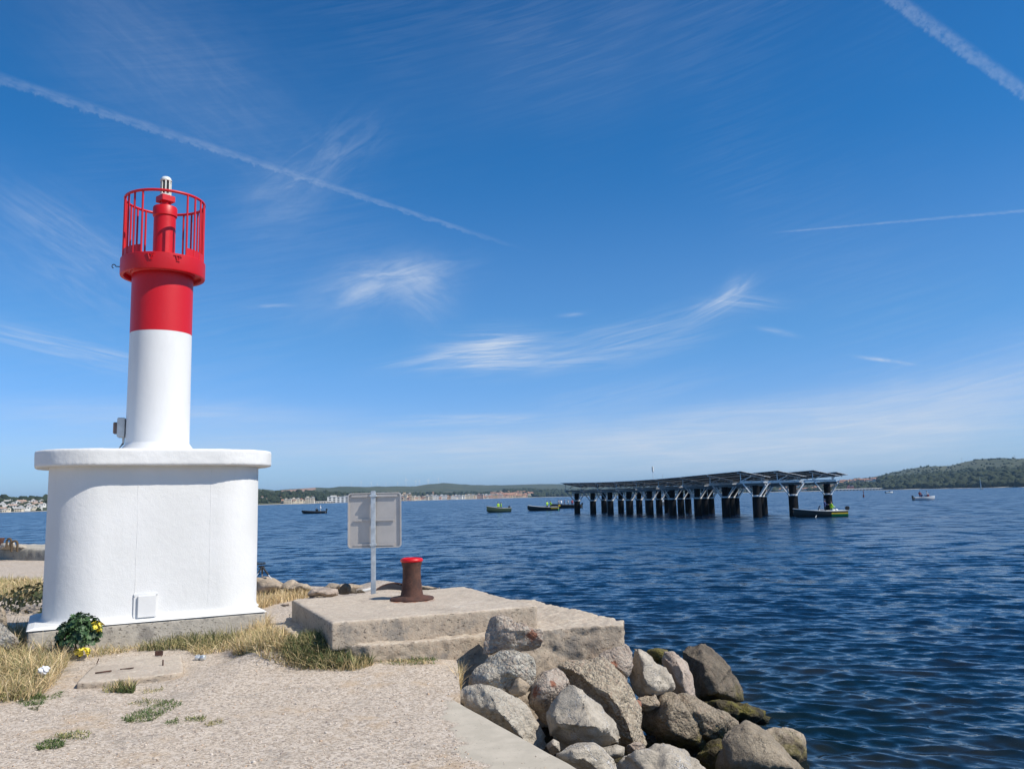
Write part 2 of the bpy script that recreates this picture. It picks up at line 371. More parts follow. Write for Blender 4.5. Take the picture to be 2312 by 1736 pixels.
    # condensation trails: great-circle bands with a crumbling lower edge
    for (xa, ya, xb, yb, w0, w1, k, knob) in [(-120, 138, 1220, 575, .37, .13, .145, .62), (1960, -44, 2500, 342, .44, .40, .19, .25), (1740, 526, 2560, 454, .07, .12, .16, .3)]:
        A = Vector(ray(xa, ya)).normalized(); B = Vector(ray(xb, yb)).normalized()
        nrm = A.cross(B).normalized(); tg = (B-A).normalized(); s0, s1 = A.dot(tg), B.dot(tg)
        if nrm.z < 0: nrm.negate()
        per = t.m('MULTIPLY', t.v('DOT_PRODUCT', d, tuple(nrm)).outputs['Value'], 57.2958)
        al = t.m('DIVIDE', t.m('SUBTRACT', t.v('DOT_PRODUCT', d, tuple(tg)).outputs['Value'], s0), s1-s0)
        wd = t.m('ADD', w0, t.m('MULTIPLY', al, w1-w0))
        rel = t.m('DIVIDE', per, wd)
        blob = t.noise(t.n('ShaderNodeCombineXYZ', None, X=t.m('MULTIPLY', al, 62.), Y=t.m('MULTIPLY', rel, .25), Z=xa*.01).outputs[0], 1.5, 5, .65).outputs[0]
        low = t.m('ADD', rel, t.m('MULTIPLY', t.m('SUBTRACT', blob, .5), knob*5.))
        band = t.m('MULTIPLY', t.ramp(low, -1.15, -.55), t.m('SUBTRACT', 1., t.ramp(rel, .1, 1.25)))
        tex = t.ramp(t.noise(t.n('ShaderNodeCombineXYZ', None, X=t.m('MULTIPLY', al, 40.), Y=rel, Z=yb*.01).outputs[0], 1.2, 5, .6).outputs[0], .15, .7)
        ends = t.m('MULTIPLY', t.ramp(al, -.02, .1), t.m('SUBTRACT', 1., t.ramp(al, .8, 1.)))
        total = t.m('ADD', total, t.m('MULTIPLY', t.m('MULTIPLY', band, ends), t.m('MULTIPLY', tex, k)))
    total = t.m('MINIMUM', total, .85)
    S = .12
    rp = t.n('ShaderNodeValToRGB', None, Fac=t.m('DIVIDE', el, 60.)); cr = rp.color_ramp; cr.interpolation = 'EASE'
    while len(cr.elements) < 6: cr.elements.new(.5)
    for e_, (pos, c_) in zip(cr.elements, SKYTINT): e_.position = pos; e_.color = (*c_, 1)
    tint = t.mix(1., sky.outputs[0], rp.outputs[0], 'MULTIPLY')
    cloud = t.mix(total, tint, tuple(x/S for x in CLOUD))
    nt.links.new(cloud, bg.inputs[0]); bg.inputs[1].default_value = S
CLOUD = (.60, .68, .80)
SKYTINT = [(0., (.48, .70, 1.18)), (.06, (.50, .72, 1.12)), (.20, (.37, .73, 1.05)), (.40, (.14, .63, 1.0)), (.64, (.075, .51, .88)), (.82, (.34, .54, .66))]
world()
sun = bpy.data.lights.new('sun', 'SUN'); sun.energy = 4.9; sun.angle = R(.53); sun.color = (1., .935, .84)
so = link(bpy.data.objects.new('sun', sun)); hor = math.cos(SUN_EL)
so.rotation_euler = Vector((-SUN_D.x*hor, -SUN_D.y*hor, -math.sin(SUN_EL))).to_track_quat('-Z', 'Y').to_euler()
so.location = (20, -10, 30)
cam = bpy.data.cameras.new('camera'); co = link(bpy.data.objects.new('camera', cam)); sc.camera = co
cam.sensor_width = 36; cam.sensor_fit = 'HORIZONTAL'; cam.lens = 36*F/2312; cam.clip_start = .05; cam.clip_end = 30000
co.matrix_world = Matrix.Translation(Vector(EYE)) @ Matrix.Rotation(math.pi/2+PITCH, 4, 'X') @ Matrix.Rotation(-ROLL, 4, 'Z')
vs_ = sc.view_settings; vs_.view_transform = 'Standard'; vs_.look = 'None'; vs_.exposure = .08; vs_.gamma = 1
sc.cycles.use_denoising = True; sc.cycles.max_bounces = 6; sc.cycles.volume_bounces = 0; sc.cycles.caustics_reflective = False

# ------------------------------------------------------------------ ground of the quay
EP, ED = np.array([.34, 5.39]), np.array([-.434, .901])        # quay edge line
QUAY = [(5.8, -6.), (3.0, -.2), (.34, 5.39), (-.57, 7.28), (-.50, 7.42), (-.62, 8.72), (-.3, 9.2), (.6, 9.65), (.2, 11.2), (-1.1, 12.4), (-2.2, 15.2), (-2.9, 16.5), (-4.2, 17.0),
        (-8.2, 21.5), (-14, 28), (-20.5, 35.4), (-23, 36.6), (-34, 40), (-48, 40), (-48, -6)]
def ground_z(x, y):
    z = .03*noise.noise((x*.35, y*.35, 1.)) + .012*noise.noise((x*1.7, y*1.7, 4.)) + .004*noise.noise((x*7, y*7, 2.))
    e = max(0., min(1., ((x-EP[0])*-.901+(y-EP[1])*-.434)/.7)); z *= e if y < 8 else 1
    if y > 7.2 and -5 < x < -.3:
        k = min(1, (y-7.2)/1.1); k *= k*(3-2*k); z += .07*k*min(1, max(0, (x+3.35)/.7))*min(1, max(0, (-.35-x)/.6))
        if y > 8.3: q = min(1, max(0, (x+3.15)/.8))*min(1, (y-8.3)/.45); z += .145*q*q*(3-2*q)*min(1, max(0, (-1.2-x)/.7))
    return z
def gravel_mat():
    m, t, b = newmat('gravel_concrete'); p = geo_pos(t); pr = t.v('SUBTRACT', p, (EP[0], EP[1], 0)).outputs[0]
    n1 = t.noise(p, .9, 6, .62).outputs[0]; n2 = t.noise(p, 5.5, 5, .6).outputs[0]; n3 = t.noise(p, 120, 3).outputs[0]
    v1 = t.voro(p, 82.); v2 = t.voro(p, 41.); s1 = t.n('ShaderNodeSeparateColor', None, Color=v1.outputs['Color']); s2 = t.n('ShaderNodeSeparateColor', None, Color=v2.outputs['Color'])
    base = t.mix(t.ramp(n1, .35, .65), (.535, .44, .33), (.465, .38, .28))
    c = t.mix(t.ramp(s1.outputs[0], .0, 1.), t.mix(.62, base, (.20, .16, .13)), t.mix(.6, base, (.74, .64, .53)))
    c = t.mix(t.m('MULTIPLY', t.ramp(s2.outputs[1], .60, .8), .6), c, (.68, .60, .51))
    c = t.mix(t.m('MULTIPLY', t.ramp(s2.outputs[2], .90, .96), .5), c, (.16, .14, .13))
    gap = t.m('SUBTRACT', 1., t.ramp(t.voro(p, 82., 'DISTANCE_TO_EDGE').outputs[0], .0, .07))
    c = t.mix(t.m('MULTIPLY', gap, .45), c, (.27, .21, .16))
    sand = t.m('MULTIPLY', t.ramp(t.noise(p, 1.25, 4).outputs[0], .52, .66), t.ramp(n2, .4, .62))
    c = t.mix(t.m('MULTIPLY', sand, .6), c, (.46, .335, .21))
    c = t.mix(t.m('MULTIPLY', t.ramp(t.noise(p, 2.3, 5).outputs[0], .56, .72), .35), c, (.22, .20, .175))
    # smooth cast strip along the edge, its inner border worn back
    dist = t.v('DOT_PRODUCT', pr, (-.901, -.434, 0)).outputs['Value']; along = t.v('DOT_PRODUCT', pr, (ED[0], ED[1], 0)).outputs['Value']
    wid = t.m('ADD', t.m('SUBTRACT', .60, t.m('MULTIPLY', along, .25)), t.m('MULTIPLY', t.m('SUBTRACT', t.noise(p, 3.2, 6, .7).outputs[0], .5), .55))
    k = t.m('SUBTRACT', 1., t.ramp(t.m('SUBTRACT', dist, wid), -.03, .05)); k = t.m('MULTIPLY', k, t.m('SUBTRACT', 1., t.ramp(along, 1.95, 2.1)))
    sm = t.mix(t.ramp(n2, .35, .7), (.45, .405, .325), (.53, .475, .385))
    specks = t.m('SUBTRACT', 1., t.ramp(t.voro(p, 30.).outputs['Distance'], .12, .2)); specks = t.m('MULTIPLY', specks, t.ramp(t.noise(p, 9, 3).outputs[0], .42, .6))
    sm = t.mix(t.m('MULTIPLY', specks, .8), sm, (.24, .20, .165))
    c = t.mix(k, c, sm)
    setin(t, b, 'Base Color', c); setin(t, b, 'Roughness', .95)
    h = t.m('ADD', t.m('MULTIPLY', v1.outputs['Distance'], -1.), t.m('MULTIPLY', v2.outputs['Distance'], -.9)); h = t.m('ADD', h, t.m('MULTIPLY', n3, .25))
    h = t.m('MULTIPLY', h, t.m('SUBTRACT', 1., t.m('MULTIPLY', k, .88)))
    setin(t, b, 'Normal', bump(t, h, .55, .006))
    return m
def inpoly(x, y, poly):
    c = False; j = len(poly)-1
    for i in range(len(poly)):
        xi, yi = poly[i]; xj, yj = poly[j]
        if (yi > y) != (yj > y) and x < (xj-xi)*(y-yi)/(yj-yi)+xi: c = not c
        j = i
    return c
def build_ground():
    edge = []
    for i, a in enumerate(QUAY):
        b = QUAY[(i+1) % len(QUAY)]; L = math.dist(a, b); st = .12 if (max(a[1], b[1]) < 18 and min(a[1], b[1]) > 3) else 1.5
        n = max(1, int(L/st))
        for k in range(n):
            j = 0. if k == 0 or st > 1 else .012*noise.noise((i*3.1, k*.4, 0))
            edge.append((a[0]+(b[0]-a[0])*k/n+j, a[1]+(b[1]-a[1])*k/n))
    ne = len(edge); pts = list(edge)
    for (x0, x1, y0, y1, st) in ((-6.5, .9, 3.6, 9.2, .075), (-9, .9, 9.2, 18, .16), (-9, -6.5, 3.6, 9.2, .16), (-48, -9, -6, 40, 1.1), (-9, 5.8, -6, 3.6, .6), (-9, -1, 18, 24, .5)):
        for x in np.arange(x0+st/2, x1, st):
            for y in np.arange(y0+st/2, y1, st):
                q = (x+rng.uniform(-.2, .2)*st, y+rng.uniform(-.2, .2)*st)
                if inpoly(q[0], q[1], QUAY): pts.append(q)
    vs, _, fs, *_ = delaunay_2d_cdt([Vector(p) for p in pts], [(i, (i+1) % ne) for i in range(ne)], [], 1, 1e-5)
    v = [(p.x, p.y, ground_z(p.x, p.y)) for p in vs]; f = [tuple(t) for t in fs]
    me = bpy.data.meshes.new('ground')
    bm = bmesh.new(); bv = [bm.verts.new(p) for p in v]
    for t in f: bm.faces.new([bv[i] for i in t])
    bm.normal_update()
    for fc in bm.faces:
        if fc.normal.z < 0: fc.normal_flip()
    be = [e for e in bm.edges if len(e.link_faces) == 1]
    r = bmesh.ops.extrude_edge_only(bm, edges=be)
    for w in (x for x in r['geom'] if isinstance(x, bmesh.types.BMVert)): w.co.z = -1.9
    bmesh.ops.recalc_face_normals(bm, faces=bm.faces); bm.to_mesh(me); bm.free(); me.materials.append(gravel_mat())
    tag(link(bpy.data.objects.new('ground', me)), 'pale gravelly concrete quay with a smooth cast edge strip', 'ground', kind='structure')
build_ground()

def pebbles():
    v, f, c = [], [], []
    bm = bmesh.new(); bmesh.ops.create_icosphere(bm, subdivisions=1, radius=1); bv = np.array([w.co for w in bm.verts]); bf = np.array([[w.index for w in q.verts] for q in bm.faces]); bm.free()
    n = 0; pal = np.array([(.56, .48, .39), (.48, .39, .31), (.34, .28, .24), (.64, .57, .49), (.50, .36, .25), (.60, .52, .44)])
    while n < 7500:
        y = 4.6+5.2*rng.random()**1.6; x = rng.uniform(-.62*y-.3, .35)
        if not inpoly(x, y, QUAY): continue
        dd = (x-EP[0])*-.901+(y-EP[1])*-.434; al = (x-EP[0])*ED[0]+(y-EP[1])*ED[1]
        if dd < .5-.25*al+.1 and al < 2 and rng.random() > .06: continue
        s = rng.uniform(.0028, .0075)*(1 if rng.random() < .96 else 2.); sc3 = s*rng.uniform(.6, 1.4, 3); sc3[2] *= .6
        a = rng.uniform(0, 6.28); ca, sa = math.cos(a), math.sin(a); q = bv*(1+rng.uniform(-.2, .2, (len(bv), 1)))*sc3
        q = np.stack([q[:, 0]*ca-q[:, 1]*sa, q[:, 0]*sa+q[:, 1]*ca, q[:, 2]], 1)+[x, y, ground_z(x, y)+sc3[2]*.35]
        f.append(bf+len(v)*len(bv)); v.append(q); c.append(np.repeat((pal[rng.integers(6)]*rng.uniform(.8, 1.15))[None], len(bv), 0)); n += 1
    o = npobj('gravel', np.concatenate(v), np.concatenate(f), M['grass'], col=np.concatenate(c))
    tag(o, 'small loose stones scattered over the pale quay surface', 'gravel', kind='stuff')
pebbles()

# ------------------------------------------------------------------ water
def water_mat():
    m, t, b = newmat('sea_water'); p = geo_pos(t)
    far = t.n('ShaderNodeAttribute', dict(attribute_name='far')).outputs['Fac']; shal = t.n('ShaderNodeAttribute', dict(attribute_name='shallow')).outputs['Fac']
    gn = t.n('ShaderNodeNewGeometry').outputs['Normal']
    def pert(scale, stretch, k, det, off=0.):
        q = t.v('MULTIPLY', p, stretch).outputs[0]
        q = t.v('ADD', q, (off, off*.7, 0)).outputs[0]
        nz = t.noise(q, scale, det, .55, .25).outputs['Color']
        d = t.v('SUBTRACT', nz, (.5, .5, .5)).outputs[0]
        return t.n('ShaderNodeVectorMath', dict(operation='SCALE'), i0=d, Scale=k).outputs[0]
    fine = pert(7.5, (.55, 1.15, 0), .50, 4)
    mid = pert(.9, (.5, 1.2, 0), 1., 5, 31.)
    midk = t.m('ADD', .10, t.m('MULTIPLY', far, 2.1))
    mid = t.n('ShaderNodeVectorMath', dict(operation='SCALE'), i0=mid, Scale=midk).outputs[0]
    gust = t.noise(t.v('MULTIPLY', p, (.012, .035, 0)).outputs[0], 1., 5, .6).outputs[0]
    gk = t.m('ADD', .78, t.m('MULTIPLY', t.ramp(gust, .3, .7), .45))
    dn = t.n('ShaderNodeVectorMath', dict(operation='SCALE'), i0=t.v('ADD', fine, mid).outputs[0], Scale=gk).outputs[0]
    st = t.noise(t.v('MULTIPLY', p, (1.2, .19, 0)).outputs[0], 1., 5, .85).outputs[0]
    st = t.m('MULTIPLY', t.m('MULTIPLY', t.m('SUBTRACT', st, .5), far), 1.15)
    dn = t.v('ADD', dn, t.n('ShaderNodeCombineXYZ', None, X=0., Y=st, Z=0.).outputs[0]).outputs[0]
    dn = t.v('MULTIPLY', dn, (1, 1, 0)).outputs[0]
    nn = t.v('NORMALIZE', t.v('ADD', gn, dn).outputs[0]).outputs[0]
    deep = t.mix(t.ramp(gust, .3, .7), (.003, .026, .070), (.004, .034, .090))
    patch = t.ramp(t.noise(p, .45, 4, .6).outputs[0], .42, .66)
    bed = t.mix(patch, (.003, .013, .016), (.022, .022, .011))
    deep = t.mix(t.m('SUBTRACT', 1., far), deep, (.0016, .011, .028))
    c = t.mix(t.m('MULTIPLY', shal, .85), deep, bed)
    # churned foam behind the working boat
    w0 = P(1905, 1172, WZ); q = t.v('SUBTRACT', p, tuple(w0)).outputs[0]; sx = t.n('ShaderNodeSeparateXYZ', None, Vector=q)
    al = t.m('MULTIPLY', t.ramp(sx.outputs[0], -1., 1.), t.m('SUBTRACT', 1., t.ramp(sx.outputs[0], 5., 24.)))
    wy = t.m('ABSOLUTE', t.m('ADD', sx.outputs[1], t.m('MULTIPLY', sx.outputs[0], .06)))
    ac = t.m('SUBTRACT', 1., t.ramp(wy, .8, 6.))
    fo = t.m('MULTIPLY', t.m('MULTIPLY', al, ac), t.ramp(t.noise(t.v('MULTIPLY', p, (.7, .35, 0)).outputs[0], 1.6, 7, .75).outputs[0], .50, .66))
    # small breaking crests
    cr = t.ramp(t.noise(t.v('MULTIPLY', p, (.8, 1.1, 0)).outputs[0], 1.7, 6, .7).outputs[0], .735, .77)
    fo = t.m('MAXIMUM', fo, t.m('MULTIPLY', cr, t.m('MULTIPLY', far, .5)))
    c = t.mix(t.m('MULTIPLY', fo, .55), c, (.55, .62, .66))
    setin(t, b, 'Base Color', c); setin(t, b, 'IOR', 1.333); setin(t, b, 'Normal', nn)
    setin(t, b, 'Roughness', t.m('ADD', t.m('MULTIPLY_ADD', far, .16, .05), t.m('MULTIPLY', fo, .5)))
    return m
def build_water():
    rs = [2.2]
    while rs[-1] < 330: r = rs[-1]; rs.append(r*(1.0031 + min(.012, max(0, r-40)*.00008)))
    while rs[-1] < 11000: rs.append(rs[-1]*1.10)
    rs = np.array(rs); na = 800; az = np.radians(np.linspace(-78, 78, na))
    A, Rr = np.meshgrid(az, rs); X = Rr*np.sin(A); Y = Rr*np.cos(A); Z = np.zeros_like(X); DX = np.zeros_like(X); DY = np.zeros_like(X)
    sp = np.maximum(Rr*(az[1]-az[0])*.6, np.gradient(rs)[:, None])
    lr = np.random.default_rng(3)
    for i in range(110):
        lam = .13*(1.0/.13)**lr.random(); th = math.radians(-112+lr.normal(0, 20)); k = 2*math.pi/lam; slope = lr.uniform(.018, .036)*(1.1 if lam < .6 else .72)
        kx, ky = k*math.cos(th), k*math.sin(th); ph = lr.uniform(0, 6.28)
        fade = np.clip((lam/sp-2.5)/3., 0, 1)
        # patchiness: groups of ripples
        grp = .6+.8*np.sin(X*lr.uniform(.05, .5)+lr.uniform(0, 6)+Y*lr.uniform(-.3, .3))**2
        a = slope/k*fade*grp; arg = kx*X+ky*Y+ph
        Z += a*np.cos(arg); DX -= a*.9*math.cos(th)*np.sin(arg); DY -= a*.9*math.sin(th)*np.sin(arg)
    v = np.stack([X+DX, Y+DY, Z+WZ], -1).reshape(-1, 3)
    nr = len(rs); idx = np.arange(nr*na).reshape(nr, na)
    f = np.stack([idx[:-1, :-1], idx[:-1, 1:], idx[1:, 1:], idx[1:, :-1]], -1).reshape(-1, 4)[:, ::-1]
    me = np_mesh('water', v, f, water_mat(), smooth=True)
    far = np.clip((Rr-9)/50., 0, 1)**.8
    a = me.attributes.new('far', 'FLOAT', 'POINT'); a.data.foreach_set('value', far.ravel().astype(np.float32))
    # shallow stones and weed near the riprap
    d = np.hypot(np.maximum(0, X-2.2), np.maximum(0, Y-12.)) ; d = np.where(X < 2.2, np.maximum(0, Y-12.5), d)
    sh = np.clip(1-d/10., 0, 1)**1.3
    a = me.attributes.new('shallow', 'FLOAT', 'POINT'); a.data.foreach_set('value', sh.ravel().astype(np.float32))
    # a skirt behind the viewer closes the sheet
    o = link(bpy.data.objects.new('water', me)); tag(o, 'rippled deep blue lagoon water', 'water', kind='structure')
build_water()

# ------------------------------------------------------------------ lighthouse
LU = np.array([.88, .474]); LU /= np.linalg.norm(LU); LB = np.array([-LU[1], LU[0]])
LA = math.atan2(LU[1], LU[0])
LC = np.array([-4.35, 10.285])+LB*(.1+.75)+LU*.09
TO = -.01                          # the tower stands a little along the base
def rrect(L, D, r, n=14, cx=0., cy=0.):
    pts = []
    for x, y, a0 in ((L/2-r, D/2-r, 0), (-L/2+r, D/2-r, 90), (-L/2+r, -D/2+r, 180), (L/2-r, -D/2+r, 270)):
        pts += [(cx+x+r*math.cos(R(a0+90*i/n)), cy+y+r*math.sin(R(a0+90*i/n))) for i in range(n+1)]
    return pts
def ring_solid(mb, loops, mi=0):
    n = len(loops[0]); vs = [p for l in loops for p in l]
    fs = [(j*n+i, j*n+(i+1) % n, (j+1)*n+(i+1) % n, (j+1)*n+i) for j in range(len(loops)-1) for i in range(n)]
    return mb.add(vs, fs+[tuple(range(n-1, -1, -1)), tuple(range((len(loops)-1)*n, len(loops)*n))], mi)
def lighthouse():
    L = empty('lighthouse', (LC[0], LC[1], 0), 'red and white harbour light tower on a rounded white base', 'lighthouse', rz=LA)
    # plinth, grey below and whitewashed on top
    poly = [(-1.38, -.86), (1.24, -.86), (1.24, .72), (1.02, .86), (-1.2, .86), (-1.38, .7)]
    bm = bmesh.new(); vv = [bm.verts.new((x, y, z)) for z in (-.15, .285) for x, y in poly]; n = len(poly)
    bm.faces.new(vv[:n][::-1]); bm.faces.new(vv[n:])
    for i in range(n): bm.faces.new([vv[i], vv[(i+1) % n], vv[n+(i+1) % n], vv[n+i]])
    me = remeshed(bm, .022); displace(me, .006, 3., 1, .003, 14., 1); me.materials.append(M['plinth']); link(bpy.data.objects.new('plinth', me), L)
    mb = MB(); lo = []
    for z, g in ((.2875, .0), (.297, -.012), (.315, -.07)): lo.append([(x*(1+g/1.3), y*(1+g/.86), z) for x, y in [(-1.39, -.87), (1.25, -.87), (1.25, .72), (1.03, .87), (-1.21, .87), (-1.39, .7)]])
    ring_solid(mb, lo); mb.build('plinth_top', M['stucco'], L)
    mb = MB(); lo = []
    for z, g in ((.31, .03), (.325, .012), (.345, .003), (.38, 0), (1.2, 0), (2.10, 0), (2.135, 0)):
        lo.append([(x, y, z) for x, y in rrect(2.5+2*g, 1.5+2*g, .6+g, 20)])
    ring_solid(mb, lo); mb.build('base', M['stucco'], L, 40)
    # the seams where the wall was cast in panels
    mb = MB()
    for x in (-.275, .56):
        pts = [(x+.012*noise.noise((x*9, z*3, 0)), -.7495-.003*abs(noise.noise((x*5, z*8, 3.)))*1.5, z) for z in np.arange(.40, 2.1, .06)]
        mb.tube(pts, .0023, 5)
    mb.build('seam', M['stucco'], L, 60)
    bm = bmesh.new(); pts = rrect(2.82, 1.86, .76, 18); n = len(pts)
    vv = [bm.verts.new((x, y, z)) for z in (2.13, 2.335) for x, y in pts]; bm.faces.new(vv[:n][::-1]); bm.faces.new(vv[n:])
    for i in range(n): bm.faces.new([vv[i], vv[(i+1) % n], vv[n+(i+1) % n], vv[n+i]])
    me = remeshed(bm, .02); displace(me, .0035, 6., 2, .0015, 30, 1); me.materials.append(M['stucco']); link(bpy.data.objects.new('cornice', me), L)
    # access hatch
    c = P(329, 1376, .42); hx = float(np.dot(c[:2]-LC, LU)); hz = .46
    mb = MB(); mb.box((hx, -.758, hz), (.27, .018, .30), bev=.004); h = mb.build('hatch', M['white'], L, 40)
    mb = MB(); mb.box((hx+.012, -.782, hz-.004), (.205, .034, .255), bev=.006); mb.build('cover', M['white'], h, 40)
    for sx_ in (-1, 1):
        for sz in (-1, 1): mb = MB(); mb.cyl((hx+sx_*.122, -.766, hz+sz*.125), (hx+sx_*.122, -.774, hz+sz*.125), .009, n=8); mb.build('bolt', M['grey'], h)
    # tower
    tw = (TO, 0, 0)
    mb = MB(); mb.lathe([(.52, 2.32), (.425, 2.445), (.423, 2.46), (.419, 3.2), (.416, 3.915)], 72, tw); mb.build('tower', M['white'], L, 35)
    mb = MB(); mb.lathe([(.4172, 3.905), (.4172, 4.62), (.418, 4.70), (.44, 4.725), (.44, 4.745)], 72, tw); mb.build('red_tower_top', M['red'], L, 35)
    mb = MB(); mb.lathe([(.40, 4.742), (.52, 4.744), (.52, 4.70), (.53, 4.685), (.572, 4.685), (.578, 4.70), (.578, 4.90), (.572, 4.905), (.40, 4.906)], 80, tw); mb.build('gallery', M['red'], L, 35)
    # direction from the tower to the viewer, in the lighthouse frame
    tc = LC+LU*TO; dv = -tc; va = math.atan2(dv[1], dv[0])-LA
    mb = MB(); n = 60; g = R(32)
    outer = [va+g+(2*math.pi-2*g)*i/n for i in range(n+1)]
    vs = [(TO+r*math.cos(a), r*math.sin(a), z) for a in outer for r, z in ((.548, 4.90), (.548, 5.015), (.538, 5.015), (.538, 4.90))]
    fs = [(4*i+k, 4*i+(k+1) % 4, 4*i+4+(k+1) % 4, 4*i+4+k) for i in range(n) for k in range(4)]+[(0, 1, 2, 3), (4*n+3, 4*n+2, 4*n+1, 4*n)]
    mb.add(vs, fs); mb.build('toe_board', M['red'], L, 40)
    rail = empty('railing', (TO, 0, 0), None, None); rail.parent = L
    mb = MB(); mb.tube([(.543*math.cos(2*math.pi*i/72), .543*math.sin(2*math.pi*i/72), 5.745) for i in range(72)], .0185, 10, closed=True); mb.build('top_rail', M['red'], rail, 60)
    a = g+R(1)
    while a < 2*math.pi-g:
        mb = MB(); x, y = .543*math.cos(va+a), .543*math.sin(va+a)
        mb.cyl((x, y, 4.9), (x, y, 5.74), .0145, n=10); mb.build('rail_bar', M['red'], rail, 60); a += (2*math.pi-2*g-R(2))/19.999
    mb = MB(); mb.lathe([(.152, 4.90), (.152, 5.50), (.152, 5.53), (.168, 5.545), (.168, 5.66), (.16, 5.675), (.10, 5.685)], 48, tw); post = mb.build('lamp_post', M['red'], L, 35)
    mb = MB(); mb.cyl((TO, 0, 5.68), (TO, 0, 5.75), .075, n=6); mb.box((TO, 0, 5.79), (.2, .2, .085), va+R(28), bev=.006); mb.build('lamp_mount', M['red'], L, 40)
    lamp = empty('lamp', (TO, 0, 5.83), None, None, rz=va+R(20)); lamp.parent = L
    mb = MB()
    for s in range(8):
        a0 = math.pi/8+s*math.pi/4; mb.box((.066*math.cos(a0), .066*math.sin(a0), .125), (.013, .022, .23), a0, bev=.002)
    mb.lathe([(.074, -.005), (.076, .03), (.068, .032)], 8); mb.lathe([(.07, .215), (.076, .22), (.076, .235), (.05, .24)], 24); mb.build('lamp_frame', M['cream'], lamp, 35)
    mb = MB(); mb.cyl((0, 0, .02), (0, 0, .22), .058, n=8); mb.build('lamp_window', M['dark'], lamp)
    mb = MB(); mb.lathe([(.068, .237), (.066, .256), (.052, .274), (.025, .285), (.004, .288)], 24); mb.build('lamp_dome', M['glass'], lamp, 60)
    # brackets on the gallery drum and the hook at its side
    for da, w in ((R(-17), .10), (R(19), .10)):
        aa = va+da; mb = MB(); ca, sa = math.cos(aa), math.sin(aa); tx, ty = -sa, ca
        q = lambda r, s, z: (TO+r*ca+s*tx, r*sa+s*ty, z)
        mb.bar(q(.582, -w*.6, 4.875), q(.60, w*.6, 4.875), .012); mb.bar(q(.59, -w*.3, 4.87), q(.585, -w*.1, 4.80), .012); mb.bar(q(.60, w*.25, 4.875), q(.585, 0, 4.80), .012); mb.bar(q(.582, -w*.25, 4.80), q(.588, w*.25, 4.80), .01)
        mb.build('bracket', M['red'], L)
    aa = va-math.pi/2*1.0; ca, sa = math.cos(aa), math.sin(aa)
    mb = MB(); pts = [(TO+.575*ca, .575*sa, 4.80), (TO+.63*ca, .63*sa, 4.80)]+[(TO+(.655-.025*math.cos(t_))*ca, (.655-.025*math.cos(t_))*sa, 4.80+.025*math.sin(t_)) for t_ in np.linspace(0, 4.6, 10)]
    mb.tube(pts, .0065, 6); mb.build('hook', M['dark'], L, 60)
    KR = .925      # the drum, seen off the camera axis, is slimmer than its flat width
    for o in list(L.children)+list(rail.children):
        if o.type != 'MESH' or o.name.split('.')[0] in ('plinth', 'plinth_top', 'base', 'seam', 'cornice', 'hatch'): continue
        x0 = 0. if o.parent is rail else TO
        for w in o.data.vertices: w.co.x = x0+(w.co.x-x0)*KR; w.co.y *= KR
    # junction box on the left flank
    aa = va-R(95); ca, sa = math.cos(aa), math.sin(aa); rz = aa
    mb = MB(); mb.box((TO+.44*ca, .44*sa, 2.66), (.09, .2, .25), rz, bev=.008); jb = mb.build('junction_box', M['grey'], L, 40)
    mb = MB(); mb.box((TO+.51*ca, .51*sa, 2.655), (.05, .13, .145), rz, bev=.006); mb.build('box_cover', M['brown'], jb, 40)
    mb = MB(); mb.tube([(TO+.415*ca, .415*sa, 2.53), (TO+.415*ca, .415*sa, 2.46), (TO+.50*ca, .50*sa, 2.34)], .016, 8); mb.build('cable_pipe', M['grey'], jb, 60)
lighthouse()

# ------------------------------------------------------------------ mooring slabs
def solid(poly, z0, z1, voxel, top_z=None):
    bm = bmesh.new(); n = len(poly); vv = [bm.verts.new((x, y, z)) for z in (z0, z1) for x, y in poly]
    bm.faces.new(vv[:n][::-1]); bm.faces.new(vv[n:])
    for i in range(n): bm.faces.new([vv[i], vv[(i+1) % n], vv[n+(i+1) % n], vv[n+i]])
    return remeshed(bm, voxel)
def local(me, loc):
    me.transform(Matrix.Translation(-Vector(loc))); return me
def slab(name, poly, z0, z1, mat, label, seed, amp=.012):
    me = solid(poly, z0, z1, .022); displace(me, amp, 2.4, seed, amp*.75, 11., 0, amp*.6, .010)
    loc = (sum(p[0] for p in poly)/len(poly), sum(p[1] for p in poly)/len(poly), z0)
    local(me, loc); me.materials.append(mat); o = link(bpy.data.objects.new(name, me)); o.location = loc
    return tag(o, label, 'slab')
slab('lower_slab', [(-2.15, 8.66), (-1.9, 8.60), (-1.45, 8.47), (-.34, 8.93), (.55, 9.33), (1.14, 9.40), (1.20, 9.74), (.22, 11.72), (-.5, 12.1), (-2.9, 11.0), (-2.7, 9.9)], -.75, .25, M['slab2'],
     'long low concrete slab under the mooring slab, ending in a worn corner above the boulders', 3, .017)
slab('mooring_slab', [(-2.74, 10.46), (-1.82, 8.44), (.22, 9.34), (-.70, 11.50)], .20, .48, M['slab'], 'square raised concrete slab carrying the rusty bollard', 5, .007)

